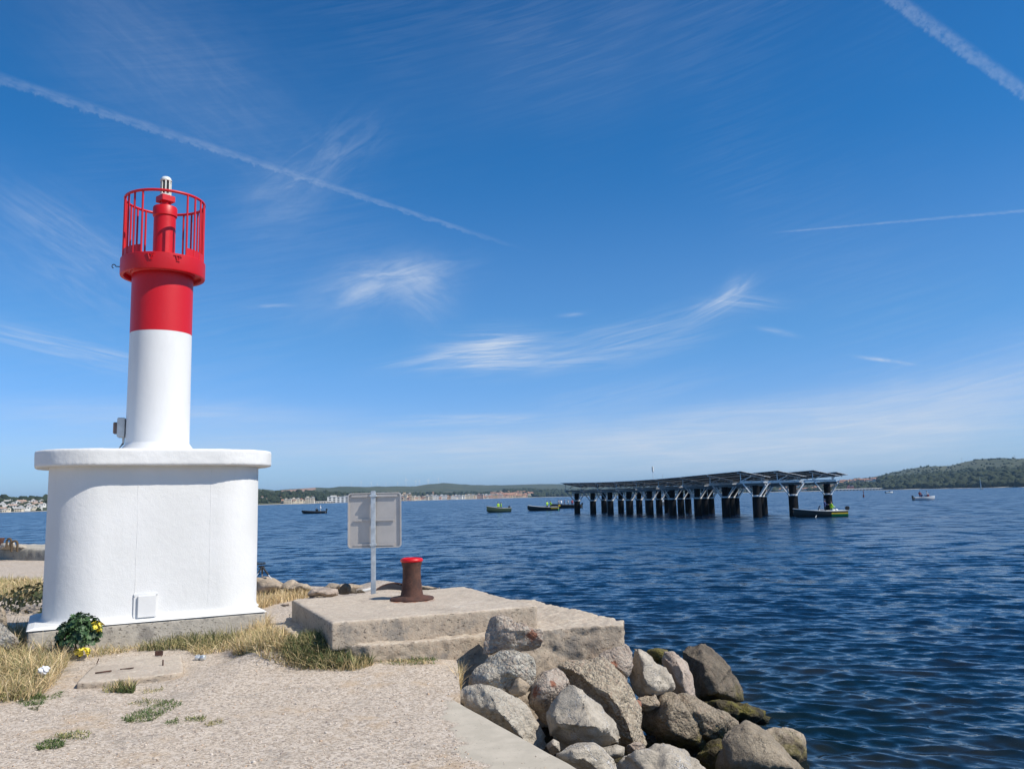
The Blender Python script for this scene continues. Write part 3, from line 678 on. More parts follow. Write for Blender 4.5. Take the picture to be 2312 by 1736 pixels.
# ------------------------------------------------------------------ bollard
def bollard():
    p = P(930, 1352, .48); loc = (p[0], p[1], .482)
    b = empty('bollard', loc, 'rusty iron mooring bollard with a red painted top on the raised slab', 'bollard')
    mb = MB(); mb.lathe([(.146, .018), (.132, .05), (.121, .12), (.109, .23), (.105, .31), (.109, .37), (.119, .405), (.123, .43)], 56, wob=lambda a, z: .02*noise.noise((math.cos(a)*2, math.sin(a)*2, z*9)))
    mb.build('shaft', M['rust'], b, 50)
    mb = MB(); mb.lathe([(.25, -.012), (.262, .004), (.25, .020), (.17, .034), (.15, .040)], 64, wob=lambda a, z: .05*noise.noise((math.cos(a)*3, math.sin(a)*3, 2.)))
    mb.build('flange', M['rust'], b, 50)
    mb = MB(); mb.lathe([(.122, .430), (.133, .438), (.135, .452), (.128, .468), (.105, .477), (.10, .472), (.02, .465)], 56, wob=lambda a, z: .015*noise.noise((math.cos(a)*2, math.sin(a)*2, 5.)))
    mb.build('painted_top', M['red'], b, 50)
bollard()

# ------------------------------------------------------------------ road sign seen from behind
def sign():
    Y = 11.35; base = PY(843, 1338, Y); loc = (base[0], base[1], 0.02)
    s = empty('sign', loc, 'blank grey back of a square sign on a galvanised post', 'sign')
    lx = lambda px, py: PY(px, py, Y)-np.array(loc)
    top = lx(841, 1108)[2]
    mb = MB(); mb.box((0, 0, top/2), (.062, .045, top), bev=.008); mb.build('post', M['galv'], s, 40)
    a, c = lx(784, 1174), lx(905, 1174); zt, zb = lx(843, 1112)[2], lx(843, 1237)[2]; W = c[0]-a[0]; xm = (c[0]+a[0])/2; yb = .055
    mb = MB(); out = rrect(W, zt-zb, .045, 8); inn = rrect(W-.03, zt-zb-.03, .035, 8); n = len(out)
    z0 = (zt+zb)/2; V = lambda pts, y: [(xm+x, y, z0+z) for x, z in pts]
    vs = V(out, yb-.022)+V(out, yb+.004)+V(inn, yb-.022)+V(inn, yb)
    fs = [(i, (i+1) % n, n+(i+1) % n, n+i) for i in range(n)]+[(i, (i+1) % n, 2*n+(i+1) % n, 2*n+i) for i in range(n)]+[(2*n+i, 2*n+(i+1) % n, 3*n+(i+1) % n, 3*n+i) for i in range(n)]+[tuple(range(3*n, 4*n)), tuple(range(n, 2*n))]
    mb.add(vs, fs); mb.build('panel', M['panelback'], s, 35)
    for py, w in ((1119, .86), (1173.5, .75), (1229.5, .75)):
        z = lx(843, py)[2]
        mb = MB(); mb.bar((xm-W*w/2, yb-.016, z), (xm+W*w/2, yb-.016, z), .014, .030); br = mb.build('rail', M['panelback'], s)
        if py != 1173.5:
            mb = MB(); mb.box((0, -.004, z), (.088, .058, .032), bev=.004); mb.build('clamp', M['galv'], br, 40)
sign()

# ------------------------------------------------------------------ boulders
ROCKCOL = dict(lime=((.38, .335, .27), (.56, .50, .41)), tan=((.35, .28, .20), (.50, .41, .31)), pink=((.38, .295, .235), (.52, .43, .355)), dark=((.085, .07, .052), (.22, .18, .13)), brown=((.215, .175, .125), (.36, .30, .22)), moss=((.10, .09, .03), (.22, .19, .04)))
def Z8(x, y): return x/2.458+1000, y/2.458+1380
def Z7(x, y): return x/2.458+600, y/2.458+1300
def boulder(name, label, outline, Y, tf, tb, kind='lime', ridge=(), seed=1, amp=.03, vox=.026, pebble=0., vein=.3, rusts=(), algae=-.86, conv=Z8, rd=.0, squash=.55, group=None, cat='boulder'):
    pts = [conv(*q) for q in outline]; cx = sum(p[0] for p in pts)/len(pts); cy = sum(p[1] for p in pts)/len(pts); V = []
    lr = random.Random(seed)
    nr = len(ridge); size = min(max(p[i] for p in pts)-min(p[i] for p in pts) for i in (0, 1))/F*Y
    for (x, y) in pts:
        x, y = cx+(x-cx)*1.05, cy+(y-cy)*1.05
        V.append(PY(x, y, Y+lr.uniform(-.35, .2)*tf)); k = lr.uniform(.5, .72); V.append(PY(cx+(x-cx)*k, cy+(y-cy)*k, Y+tb))
    for _ in range(0 if nr > 3 else 3 if nr else 5):
        x, y = pts[lr.randrange(len(pts))]; k = lr.uniform(.15, .62); V.append(PY(cx+(x-cx)*k, cy+(y-cy)*k, Y-tf*lr.uniform(.55, 1.)))
    for (x, y, df) in ridge: V.append(PY(*conv(x, y), Y-df*1.15))
    bm = bmesh.new()
    for p in V: bm.verts.new(p)
    r = bmesh.ops.convex_hull(bm, input=bm.verts)
    bmesh.ops.delete(bm, geom=[g for g in set(r['geom_interior']+r['geom_unused']) if isinstance(g, bmesh.types.BMVert) and g.is_valid], context='VERTS')
    if vox < .03:          # split faces off the lump
        bm.verts.ensure_lookup_table(); ctr = Vector((0, 0, 0))
        for w in bm.verts: ctr += w.co
        ctr /= len(bm.verts)
        for _ in range(2 if len(ridge) > 3 else 4):
            th, el_ = lr.uniform(-1.15, 1.0), lr.uniform(-.35, 1.1); d = Vector((math.sin(th)*math.cos(el_), -math.cos(th)*math.cos(el_), math.sin(el_)))
            ext = max((w.co-ctr).dot(d) for w in bm.verts); pl = ctr+d*ext*lr.uniform(.76, .94)
            bisect = bmesh.ops.bisect_plane(bm, geom=bm.verts[:]+bm.edges[:]+bm.faces[:], plane_co=pl, plane_no=d, clear_outer=True)
            eds = [e for e in bisect['geom_cut'] if isinstance(e, bmesh.types.BMEdge)]
            if eds: bmesh.ops.edgenet_fill(bm, edges=eds)
    me = remeshed(bm, vox); displace(me, amp*.55, 2.2, seed, amp*.46, 8.5, 1 if pebble > .8 else 0, rd or amp*1.3, .0035*pebble, min((.10 if kind in ('lime', 'tan', 'pink') else .065) if pebble < .5 else .05, .13*size) if vox < .03 else 0)
    co_ = np.array([w.co for w in me.vertices]); loc = (*co_.mean(0)[:2], co_[:, 2].min()); local(me, loc)
    ca, cb = ROCKCOL[kind]
    rs = [(PY(*conv(x, y), Y-tf*.6), r_*1.25) for x, y, r_ in rusts]
    me.materials.append(rockmat('rock_'+kind, ca, cb, pebble, vein, algae, rs))
    o = link(bpy.data.objects.new(name, me)); o.location = loc
    return tag(o, label, cat, group)
G = 'riprap boulders beside the quay'
boulder('boulder', 'pinkish pebbly boulder with a rust stain leaning on the corner of the low slab', [(232, 50), (260, 20), (330, 15), (400, 38), (480, 70), (560, 100), (555, 170), (540, 205), (470, 222), (370, 225), (280, 222), (240, 225), (228, 150)], 8.50, .16, .35, 'pink', [(300, 40, .1), (420, 90, .15)], 11, .022, .018, 1., .1, [(495, 140, .07), (545, 180, .05)], group=G)
boulder('boulder', 'rounded pale pitted boulder just below the rust-stained one', [(125, 425), (140, 350), (190, 270), (260, 220), (330, 202), (400, 203), (470, 225), (505, 262), (515, 350), (500, 430), (400, 490), (200, 490)], 8.12, .30, .35, 'lime', [(330, 260, .2)], 12, .025, .02, .85, .1, group=G)
boulder('boulder', 'grey boulder with a dark cleft, leftmost one against the quay edge', [(88, 480), (130, 440), (210, 400), (330, 425), (430, 480), (460, 520), (500, 620), (600, 750), (560, 790), (430, 760), (330, 660), (150, 560)], 7.62, .30, .45, 'lime', [(210, 470, .26), (330, 560, .3), (430, 650, .2)], 13, .035, .022, .35, .25, group=G)
boulder('boulder', 'small cream boulder wedged between the pitted boulder and the rust-red one', [(360, 445), (400, 372), (430, 362), (495, 410), (470, 460), (430, 480), (380, 465)], 7.95, .14, .14, 'tan', [(410, 400, .12)], 14, .012, .014, 0., .2, group=G)
boulder('boulder', 'pebbly boulder with a rust-red flank behind the big smooth grey one', [(450, 470), (490, 400), (530, 350), (560, 328), (640, 325), (710, 370), (740, 460), (680, 560), (600, 620), (540, 590), (505, 560), (470, 520)], 8.05, .28, .4, 'pink', [(580, 400, .24)], 15, .03, .02, .75, .1, [(505, 440, .07), (610, 400, .035)], group=G)
boulder('boulder', 'largest smooth grey boulder with pale veins, in the middle of the riprap', [(568, 560), (600, 500), (650, 430), (700, 395), (790, 435), (900, 520), (975, 610), (1008, 700), (1000, 745), (890, 800), (760, 800), (640, 790), (590, 700)], 7.72, .42, .4, 'lime', [(700, 420, .1), (760, 560, .42), (850, 640, .44), (930, 650, .30), (820, 740, .25), (640, 600, .36)], 16, .028, .022, 0., .55, group=G)
boulder('boulder', 'long slanting slab-shaped conglomerate boulder running down from the slab foot', [(640, 315), (700, 290), (760, 258), (880, 255), (960, 310), (1030, 400), (1085, 480), (1105, 600), (1125, 720), (1100, 800), (960, 800), (800, 640), (700, 420)], 8.65, .40, .4, 'tan', [(760, 330, .25), (900, 430, .36), (1010, 570, .40), (1060, 720, .40)], 17, .035, .022, 1., .1, group=G)
boulder('boulder', 'angular pinkish boulder tucked under the outer corner of the low slab', [(790, 260), (880, 205), (960, 180), (1015, 160), (1042, 195), (1045, 290), (1025, 400), (960, 410), (890, 350), (820, 310)], 9.15, .30, .4, 'pink', [(930, 210, .15), (980, 300, .28), (900, 290, .2)], 18, .045, .022, .6, .2, [(945, 290, .05)], group=G)
boulder('boulder', 'bright cream white boulder with a flat face below the slab corner', [(1022, 320), (1045, 200), (1075, 185), (1110, 200), (1170, 250), (1240, 325), (1280, 420), (1210, 452), (1105, 490), (1050, 430)], 9.55, .34, .4, 'lime', [(1090, 240, .2), (1130, 340, .33), (1220, 410, .25)], 19, .022, .02, 0., .3, [(1060, 190, .05)], group=G)
boulder('boulder', 'upright pinkish beige boulder between the white one and the dark pointed one', [(1208, 275), (1225, 220), (1300, 218), (1360, 280), (1390, 370), (1402, 500), (1330, 490), (1270, 430)], 10.3, .30, .4, 'pink', [(1250, 240, .2), (1310, 330, .28), (1340, 430, .2)], 20, .025, .022, 0., .4, group=G)
boulder('boulder', 'dark brown pointed boulder standing in the water at the outer end', [(1312, 215), (1360, 185), (1425, 158), (1460, 180), (1510, 215), (1600, 310), (1645, 390), (1665, 440), (1660, 490), (1500, 510), (1400, 510), (1370, 340)], 11.6, .5, .5, 'dark', [(1425, 170, .12), (1450, 290, .50), (1500, 440, .62), (1590, 400, .30), (1420, 450, .25)], 21, .03, .026, .3, .15, algae=-.98, group=G)
boulder('boulder', 'low mossy green boulder awash in front of the dark pointed one', [(1445, 515), (1500, 498), (1560, 494), (1700, 508), (1790, 540), (1830, 590), (1800, 625), (1650, 640), (1560, 630), (1470, 560)], 10.95, .35, .4, 'moss', [(1620, 540, .2), (1740, 560, .22)], 22, .035, .026, .6, 0., algae=-.55, group=G)
boulder('boulder', 'wide brown boulder with a pebbly grey patch sloping into the water', [(1085, 560), (1115, 490), (1200, 448), (1310, 448), (1400, 495), (1500, 550), (1580, 590), (1640, 640), (1570, 720), (1430, 800), (1330, 790), (1200, 720), (1100, 640)], 9.45, .5, .5, 'brown', [(1250, 500, .25), (1350, 600, .48), (1480, 640, .40), (1250, 640, .45), (1400, 720, .35)], 23, .035, .024, .7, .2, algae=-.88, group=G)
boulder('boulder', 'small rust red stone propped against the wide brown boulder', [(1038, 540), (1080, 488), (1104, 505), (1095, 560), (1070, 590), (1045, 575)], 8.72, .12, .14, 'pink', [(1075, 530, .1)], 24, .012, .014, 0., .1, [(1070, 535, .14)], group=G)
boulder('boulder', 'pale ribbed boulder nearest the tip of the cast quay edge', [(620, 790), (660, 765), (720, 745), (830, 738), (900, 775), (945, 820), (970, 870), (960, 930), (860, 960), (740, 940), (660, 850)], 6.75, .30, .4, 'lime', [(760, 790, .22), (860, 840, .25)], 25, .028, .02, 0., .5, group=G)
boulder('boulder', 'pale rounded boulder at the bottom of the picture with pinkish veins', [(965, 860), (1010, 800), (1070, 765), (1200, 732), (1330, 765), (1430, 830), (1480, 890), (1480, 1000), (1200, 1040), (980, 1000)], 7.25, .45, .5, 'lime', [(1150, 790, .3), (1280, 840, .42), (1380, 880, .35)], 26, .03, .022, 0., .6, group=G)
boulder('boulder', 'big pointed grey brown boulder standing at the lower right by the water', [(1505, 880), (1515, 790), (1560, 710), (1600, 660), (1680, 612), (1740, 655), (1860, 750), (1960, 820), (2025, 890), (2020, 1010), (1700, 1060), (1510, 1000)], 8.55, .5, .5, 'brown', [(1690, 630, .15), (1700, 760, .46), (1840, 800, .45), (1950, 870, .4), (1600, 800, .42)], 27, .028, .024, .15, .35, algae=-1.02, group=G)
boulder('boulder', 'squat tan boulder half hidden behind the big pointed one by the water', [(1760, 668), (1840, 643), (1940, 658), (1985, 690), (2008, 760), (2018, 860), (1980, 900), (1860, 860), (1780, 760)], 9.55, .4, .4, 'tan', [(1900, 690, .25), (1980, 740, .2)], 28, .025, .024, .25, .2, algae=-1.0, group=G)
boulder('boulder', 'low ochre algae-covered stone between the brown boulder and the pointed grey one', [(1400, 790), (1450, 740), (1540, 708), (1580, 760), (1560, 900), (1480, 930), (1420, 870)], 8.85, .3, .3, 'moss', [(1500, 770, .2)], 29, .03, .022, .7, 0., algae=-.45, group=G)
boulder('boulder', 'flat ochre weed-covered stone behind the upright beige boulder', [(1130, 215), (1200, 210), (1245, 215), (1260, 260), (1200, 300), (1140, 260)], 11.2, .2, .3, 'moss', [], 30, .02, .022, .6, 0., algae=-.4, group=G)
boulder('boulder', 'small pink-grey stone lying between the long conglomerate and the pale boulder below', [(1010, 740), (1060, 720), (1120, 725), (1140, 760), (1090, 800), (1020, 790)], 7.95, .14, .2, 'pink', [(1070, 740, .12)], 31, .015, .015, .5, .1, group=G)
boulder('boulder', 'small shaded grey stone in the gap beside the pale ribbed boulder', [(560, 740), (610, 700), (650, 720), (660, 790), (600, 800)], 7.25, .14, .2, 'lime', [], 32, .015, .018, .3, .1, group=G)
boulder('boulder', 'shaded stone at the foot of the largest smooth grey boulder', [(880, 760), (960, 740), (1010, 750), (1000, 800), (940, 830), (890, 810)], 7.45, .16, .2, 'lime', [], 33, .015, .018, .2, .2, group=G)
boulder('boulder', 'weathered brown stone filling the gap below the white boulder', [(1080, 480), (1180, 450), (1200, 520), (1120, 560), (1060, 540)], 9.25, .14, .2, 'tan', [], 34, .02, .02, .6, .1, group=G)
# rubble bank underneath the boulders
def bank():
    v, f = [], []; xs = np.linspace(-1.2, 7.5, 88); ys = np.linspace(2., 14.5, 126)
    for y in ys:
        for x in xs:
            e = (x-EP[0])*.901+(y-EP[1])*.434 if y < 9.4 else x-.6
            z = -.55-.24*max(0, e) + .22*noise.noise((x*1.6, y*1.6, 3))+.08*noise.noise((x*5, y*5, 1))
            if y > 9: z -= .35*(y-9)*(1 if x > .8 else .6)
            v.append((x, y, max(z, -2.4)))
    n = len(xs); f = [(j*n+i, j*n+i+1, (j+1)*n+i+1, (j+1)*n+i) for j in range(len(ys)-1) for i in range(n-1)]
    o = npobj('embankment', v, f, rockmat('rubble', (.05, .045, .035), (.11, .09, .07), .6, 0., -1.0), smooth=True)
    tag(o, 'dark rubble bank between the boulders', 'embankment', kind='structure')
bank()
I = lambda x, y: (x, y)
GB = 'pale rocks along the far edge behind the sign'
boulder('boulder', 'big smooth cream rock right beside the white base, under the tripod stand', [(560, 1345), (572, 1305), (590, 1299), (606, 1302), (615, 1308), (640, 1318), (650, 1328), (640, 1338), (600, 1348)], 15.9, .5, .8, 'tan', [], 41, .04, .05, 0., .1, conv=I, group=GB)
boulder('boulder', 'peaked cream rock second from the white base', [(625, 1335), (642, 1316), (660, 1310), (672, 1318), (682, 1322), (694, 1320), (702, 1330), (690, 1340), (640, 1345)], 15.7, .4, .6, 'tan', [], 42, .04, .04, 0., .1, conv=I, group=GB)
boulder('boulder', 'low reddish rock lying in dry grass left of the sign', [(690, 1342), (705, 1327), (730, 1326), (760, 1330), (765, 1342), (740, 1348), (700, 1348)], 14.6, .4, .5, 'pink', [], 43, .03, .04, .3, .1, conv=I, group=GB)
boulder('boulder', 'flat pale rock on the skyline left of the sign post', [(728, 1328), (745, 1317), (770, 1316), (800, 1319), (830, 1324), (830, 1334), (760, 1336), (735, 1334)], 15.9, .5, .7, 'tan', [], 44, .03, .04, 0., .1, conv=I, group=GB)
boulder('boulder', 'flat pale rock on the skyline between sign post and bollard', [(840, 1328), (850, 1319), (872, 1316), (905, 1318), (930, 1322), (975, 1323), (1000, 1328), (960, 1336), (860, 1338)], 15.4, .4, .6, 'tan', [], 45, .02, .04, 0., .1, conv=I, group=GB)
for i, (pts, lb) in enumerate([([(764, 1341), (770, 1324), (780, 1318), (789, 1321), (792, 1330), (788, 1341)], 'tallest dark grey stone in the small heap left of the sign post'), ([(780, 1341), (786, 1330), (796, 1325), (806, 1328), (808, 1341)], 'dark grey stone in the middle of the small heap left of the sign post'), ([(800, 1341), (806, 1330), (815, 1328), (825, 1334), (828, 1340)], 'dark grey stone of the small heap closest to the sign post')]):
    boulder('stone', lb, pts, 11.7+.1*i, .08, .12, 'dark', [], 50+i, .008, .014, 0., .1, algae=-9, conv=I, group='heap of dark stones behind the slab', cat='stone')
boulder('boulder', 'tan squared boulder cut by the left edge of the picture beside the base', [(-30, 1405), (-28, 1372), (0, 1366), (12, 1372), (16, 1385), (15, 1412), (-10, 1425)], 10.3, .2, .3, 'tan', [], 61, .012, .02, .5, .1, algae=-9, conv=I)
boulder('boulder', 'rough pebbly pale boulder in dry grass left of the plinth', [(-30, 1455), (-20, 1410), (5, 1402), (22, 1415), (40, 1432), (48, 1452), (20, 1470), (-20, 1470)], 9.7, .2, .3, 'lime', [], 62, .012, .02, .8, .1, algae=-9, conv=I)
boulder('stone', 'flat light grey stone lying on the gravel near the grass clump', [(500, 1512), (520, 1501), (545, 1496), (568, 1500), (572, 1510), (545, 1520), (515, 1521)], 8.62, .16, .2, 'lime', [], 63, .008, .016, .2, .1, algae=-9, conv=I, cat='stone')
boulder('stone', 'small brown stone on the path beside the raised slab', [(631, 1366), (640, 1360), (652, 1362), (655, 1368), (640, 1371)], 10.6, .06, .08, 'pink', [], 64, .005, .01, .2, .1, algae=-9, conv=I, cat='stone')

# broken slab lying in front of the base, with rebar stubs
def fragment():
    Z = lambda x, y: (x/3.16, 1380+y/3.16)
    top = [(545, 505), (600, 440), (690, 370), (900, 315), (1090, 312), (1300, 310), (1312, 425), (1240, 440), (950, 472), (750, 495)]
    zt = .075; pts = [P(*Z(*q), zt)[:2] for q in top]; loc = (*np.mean(pts, 0), 0.)
    me = solid([tuple(p) for p in pts], -.06, zt, .016); displace(me, .008, 4., 8, .005, 18., 2, 0, .004); local(me, loc); me.materials.append(M['slab'])
    o = link(bpy.data.objects.new('broken_slab', me)); o.location = loc; tag(o, 'broken flat piece of concrete with rusty rebar stubs in front of the white base', 'slab')
    for (x, y, dx, dy, dz, r) in [(1162, 385, 0, 0, .05, .012), (680, 440, .14, .03, .008, .012), (858, 415, .12, .02, .006, .010), (690, 375, .02, 0, .05, .008), (1150, 322, .0, .01, .05, .008)]:
        q = P(*Z(x, y), zt)-np.array(loc); mb = MB(); mb.cyl((q[0], q[1], zt+.002), (q[0]+dx, q[1]+dy, zt+.005+dz), r*.65, r*.6, 8); mb.build('rebar', M['rust'], o, 50)
    q = P(*Z(1128, 318), zt)-np.array(loc); mb = MB(); mb.box((q[0], q[1]+.02, zt+.025), (.08, .015, .05), .2, bev=.004); mb.build('iron_plate', M['rust'], o, 40)
fragment()

# ------------------------------------------------------------------ far left end of the quay
def leftend():
    a, b = P(-60, 1262, 0), P(150, 1266, 0); d = (b-a)[:2]; d /= np.linalg.norm(d); nrm = np.array([-d[1], d[0]])
    z1 = PY(45, 1238.5, 27.2)[2]
    poly = [tuple(a[:2]), tuple(b[:2]), tuple(b[:2]+nrm*2.2), tuple(a[:2]+nrm*2.2)]
    me = solid(poly, -.2, z1, .08); displace(me, .03, 1.2, 9, .015, 5, 1); loc = (*np.mean(poly, 0), -.2); local(me, loc); me.materials.append(M['wall'])
    o = link(bpy.data.objects.new('quay_wall', me)); o.location = loc; tag(o, 'low weathered concrete wall at the far left end of the quay', 'wall')
    for i, (pts, lb) in enumerate([([(-5, 1240), (3, 1226), (14, 1223), (28, 1227), (34, 1240)], 'pale rock at the left edge on the low far wall'), ([(18, 1236), (22, 1222), (27, 1219), (32, 1223), (36, 1238)], 'narrow upright pale rock between the rusty iron hoops'), ([(30, 1240), (38, 1226), (50, 1228), (60, 1232), (64, 1240)], 'pale rock right of the iron hoops on the low far wall')]):
        boulder('boulder', lb, pts, 27.8, .3, .5, 'lime', [], 70+i, .03, .05, 0., .1, algae=-9, conv=I, group='rocks on the far low wall')
    for i, (x0, x1, ya, yb, lb) in enumerate([(17, 23, 1216, 1228, 'left small rusty iron hoop among the far left rocks'), (28, 37, 1221, 1238, 'right tall rusty iron hoop among the far left rocks')]):
        p0, p1, pt = PY(x0, yb, 27.3), PY(x1, yb, 27.2), PY((x0+x1)/2, ya, 27.3); loc = tuple((p0+p1)/2); w = (p1-p0)[0]/2; h = pt[2]-loc[2]
        mb = MB(); mb.tube([(-w, 0, -.1)]+[(-w*math.cos(q), 0, h-w+w*math.sin(q)) for q in np.linspace(0, math.pi, 9)]+[(w, 0, -.1)], .035, 7)
        o = mb.build('iron_hoop', M['bark'], None, 60); o.location = loc; tag(o, lb, 'hoop', 'iron hoops at the far left')
    p = P(-1, 1258, 0); mb = MB(); mb.lathe([(.14, -.05), (.13, .1), (.10, .35), (.10, .55), (.13, .62), (.12, .66)], 24); o = mb.build('mooring_post', M['rust'], None, 50); o.location = p
    tag(o, 'rusty mooring post cut by the left edge of the picture', 'bollard')
leftend()

# tripod rod stand behind the base, lift net behind the bollard
def tripod():
    ap = PY(590, 1277, 15.9); loc = tuple(PY(598, 1303, 15.9)); s = empty('rod_stand', loc, 'thin tripod stand for fishing rods on the cream rock by the white base', 'rod stand')
    L = lambda px, py, Y=15.9: tuple(PY(px, py, Y)-np.array(loc))
    for (x, y, Y) in ((615, 1310, 15.8), (592, 1304, 16.3), (577, 1304, 15.5)):
        a, b = Vector(L(592, 1278)), Vector(L(x, y, Y)); m_ = a.lerp(b, .62); mb = MB(); mb.cyl(a, m_, .017, n=8); lg = mb.build('leg', M['dark'], s, 50); mb = MB(); mb.cyl(m_, b, .010, n=8); mb.build('leg_tube', M['galv'], lg, 50)
    mb = MB(); mb.bar(L(578, 1274), L(600, 1272), .02); mb.bar(L(584, 1279), L(597, 1279), .03)
    for i in range(6): mb.bar(L(581+i*3.3, 1273.5), L(581+i*3.3, 1268), .012)
    mb.build('rod_rest', M['dark'], s)
tripod()
def net():
    p = P(880, 1331, .08); p = PY(880, 1331, 13.6); loc = (p[0], p[1], .06); s = empty('lift_net', loc, 'dark round lift net with a pale rope lying behind the bollard', 'fishing net')
    mb = MB(); mb.tube([(.30*math.cos(a), .22*math.sin(a), .10+.10*math.cos(a)*.3+.16*math.sin(a)) for a in np.linspace(0, 6.1, 40)], .012, 8, closed=True); mb.build('rim', M['rust'], s, 60)
    v = []; f = []; n = 26
    for i in range(n):
        for j in range(n):
            a = i/n*6.283; r = .30*j/(n-1); v.append((r*math.cos(a), .73*r*math.sin(a), .10+.03*r/.3*math.cos(a)+.16*r/.3*math.sin(a)-.07*(1-(r/.3)**2)+.03*noise.noise((r*9*math.cos(a), r*9*math.sin(a), 1))))
    f = [(i*n+j, ((i+1) % n)*n+j, ((i+1) % n)*n+j+1, i*n+j+1) for i in range(n) for j in range(n-1)]
    npobj('netting', v, f, M['black'], smooth=True, parent=s)
    mb = MB(); mb.tube([(-.28, -.1, .04), (-.05, -.22, .03), (.2, -.16, .06), (.42, .0, .14), (.6, .15, .1)], .011, 6); mb.build('rope', M['rope'], s, 60)
    q = PY(831, 1333, 12.4); mb = MB(); mb.cyl((-.11, 0, .06), (.11, .03, .10), .022, n=10); o = mb.build('plastic_tube', M['boatwhite'], None, 50); o.location = (q[0], q[1], .0)
    o.location.z = q[2]-.07; tag(o, 'short white plastic tube on the ground left of the sign post', 'tube')
net()

# ------------------------------------------------------------------ grass and weeds
def grass(name, label, zones, parent=None, kind='stuff', cat=None, thing=False):
    """zones: (photo polygon on the ground, blade count, height range, colours, lean, width, ground lift)"""
    Vs, Fs, Cs, k = [], [], [], 0
    for poly, n, (h0, h1), cols, lean, wid, lift in zones:
        gp = [tuple(P(x, y, lift)[:2]) for x, y in poly]; xs = [p[0] for p in gp]; ys = [p[1] for p in gp]; pts = []
        tries = 0
        while len(pts) < n and tries < n*60:
            tries += 1; x, y = rng.uniform(min(xs), max(xs)), rng.uniform(min(ys), max(ys))
            if not inpoly(x, y, gp): continue
            den = noise.noise((x*2.3, y*2.3, 5.))*.5+.62+.35*noise.noise((x*8, y*8, 2.))
            if rng.random() > den: continue
            pts.append((x, y, den))
        if not pts: continue
        p = np.array(pts); m = len(p); gz = np.array([ground_z(x, y) if 0 <= lift < .2 else lift for x, y, _ in pts])
        h = (h0+(h1-h0)*rng.random(m)**1.3)*(.55+.6*np.clip(p[:, 2], 0, 1)); a = rng.uniform(0, 2*np.pi, m)
        la = rng.uniform(0, 2*np.pi, m); ln = lean*(.25+rng.random(m)**1.5*1.5); w = wid*rng.uniform(.6, 1.3, m)
        base = np.stack([p[:, 0], p[:, 1], gz-.01], 1); side = np.stack([np.cos(a), np.sin(a), np.zeros(m)], 1); ld = np.stack([np.cos(la), np.sin(la), np.zeros(m)], 1)
        ts = np.array([0, .4, .75, 1.]); ws = np.array([1., .85, .55, .12]); rows = []
        for t_, w_ in zip(ts, ws):
            c = base+ld*(h*ln*t_**2)[:, None]; c[:, 2] += h*t_*(1-.35*np.clip(ln, 0, 1.2)*t_)
            rows += [c-side*(w*w_)[:, None], c+side*(w*w_)[:, None]]
        v = np.stack(rows, 1); f0 = np.array([(2*i, 2*i+1, 2*i+3, 2*i+2) for i in range(3)])
        f = (f0[None]+(np.arange(m)*8)[:, None, None]).reshape(-1, 4)+k; k += m*8
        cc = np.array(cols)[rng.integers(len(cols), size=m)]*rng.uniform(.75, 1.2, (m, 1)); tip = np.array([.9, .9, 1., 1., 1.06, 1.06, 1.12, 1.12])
        Vs.append(v.reshape(-1, 3)); Fs.append(f); Cs.append((cc[:, None, :]*tip[None, :, None]).reshape(-1, 3))
    V = np.concatenate(Vs); loc = np.zeros(3)
    if thing: loc = np.array([*V[:, :2].mean(0), V[:, 2].min()])
    o = npobj(name, V-loc, np.concatenate(Fs), M['grass'], col=np.concatenate(Cs), parent=parent); o.location = loc
    tag(o, label, cat, None, kind if not thing else None); return o
STRAW = [(.66, .50, .27), (.58, .42, .21), (.74, .60, .37), (.48, .34, .17), (.44, .36, .17)]; OLIVE = [(.27, .25, .10), (.36, .31, .14), (.46, .38, .19), (.18, .19, .07)]
GREEN = [(.07, .12, .028), (.10, .15, .04), (.05, .09, .025), (.16, .18, .06)]; DKGR = [(.045, .07, .022), (.07, .09, .03), (.10, .10, .04)]
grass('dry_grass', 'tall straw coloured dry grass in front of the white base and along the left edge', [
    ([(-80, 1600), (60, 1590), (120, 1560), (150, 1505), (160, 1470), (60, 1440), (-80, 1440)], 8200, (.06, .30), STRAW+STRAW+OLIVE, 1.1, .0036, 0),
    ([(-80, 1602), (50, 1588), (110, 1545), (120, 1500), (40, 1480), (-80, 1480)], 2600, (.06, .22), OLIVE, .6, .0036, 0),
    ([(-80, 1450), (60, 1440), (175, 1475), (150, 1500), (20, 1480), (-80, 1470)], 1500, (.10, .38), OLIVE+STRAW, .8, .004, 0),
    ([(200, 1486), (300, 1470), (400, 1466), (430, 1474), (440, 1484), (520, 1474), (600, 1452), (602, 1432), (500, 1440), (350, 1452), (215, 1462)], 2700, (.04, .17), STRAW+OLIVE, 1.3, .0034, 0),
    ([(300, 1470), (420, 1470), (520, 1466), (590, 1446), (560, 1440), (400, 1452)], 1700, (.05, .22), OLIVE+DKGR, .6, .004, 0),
    ([(540, 1462), (600, 1452), (612, 1428), (600, 1415), (575, 1432)], 900, (.10, .33), STRAW, .5, .0036, 0)])
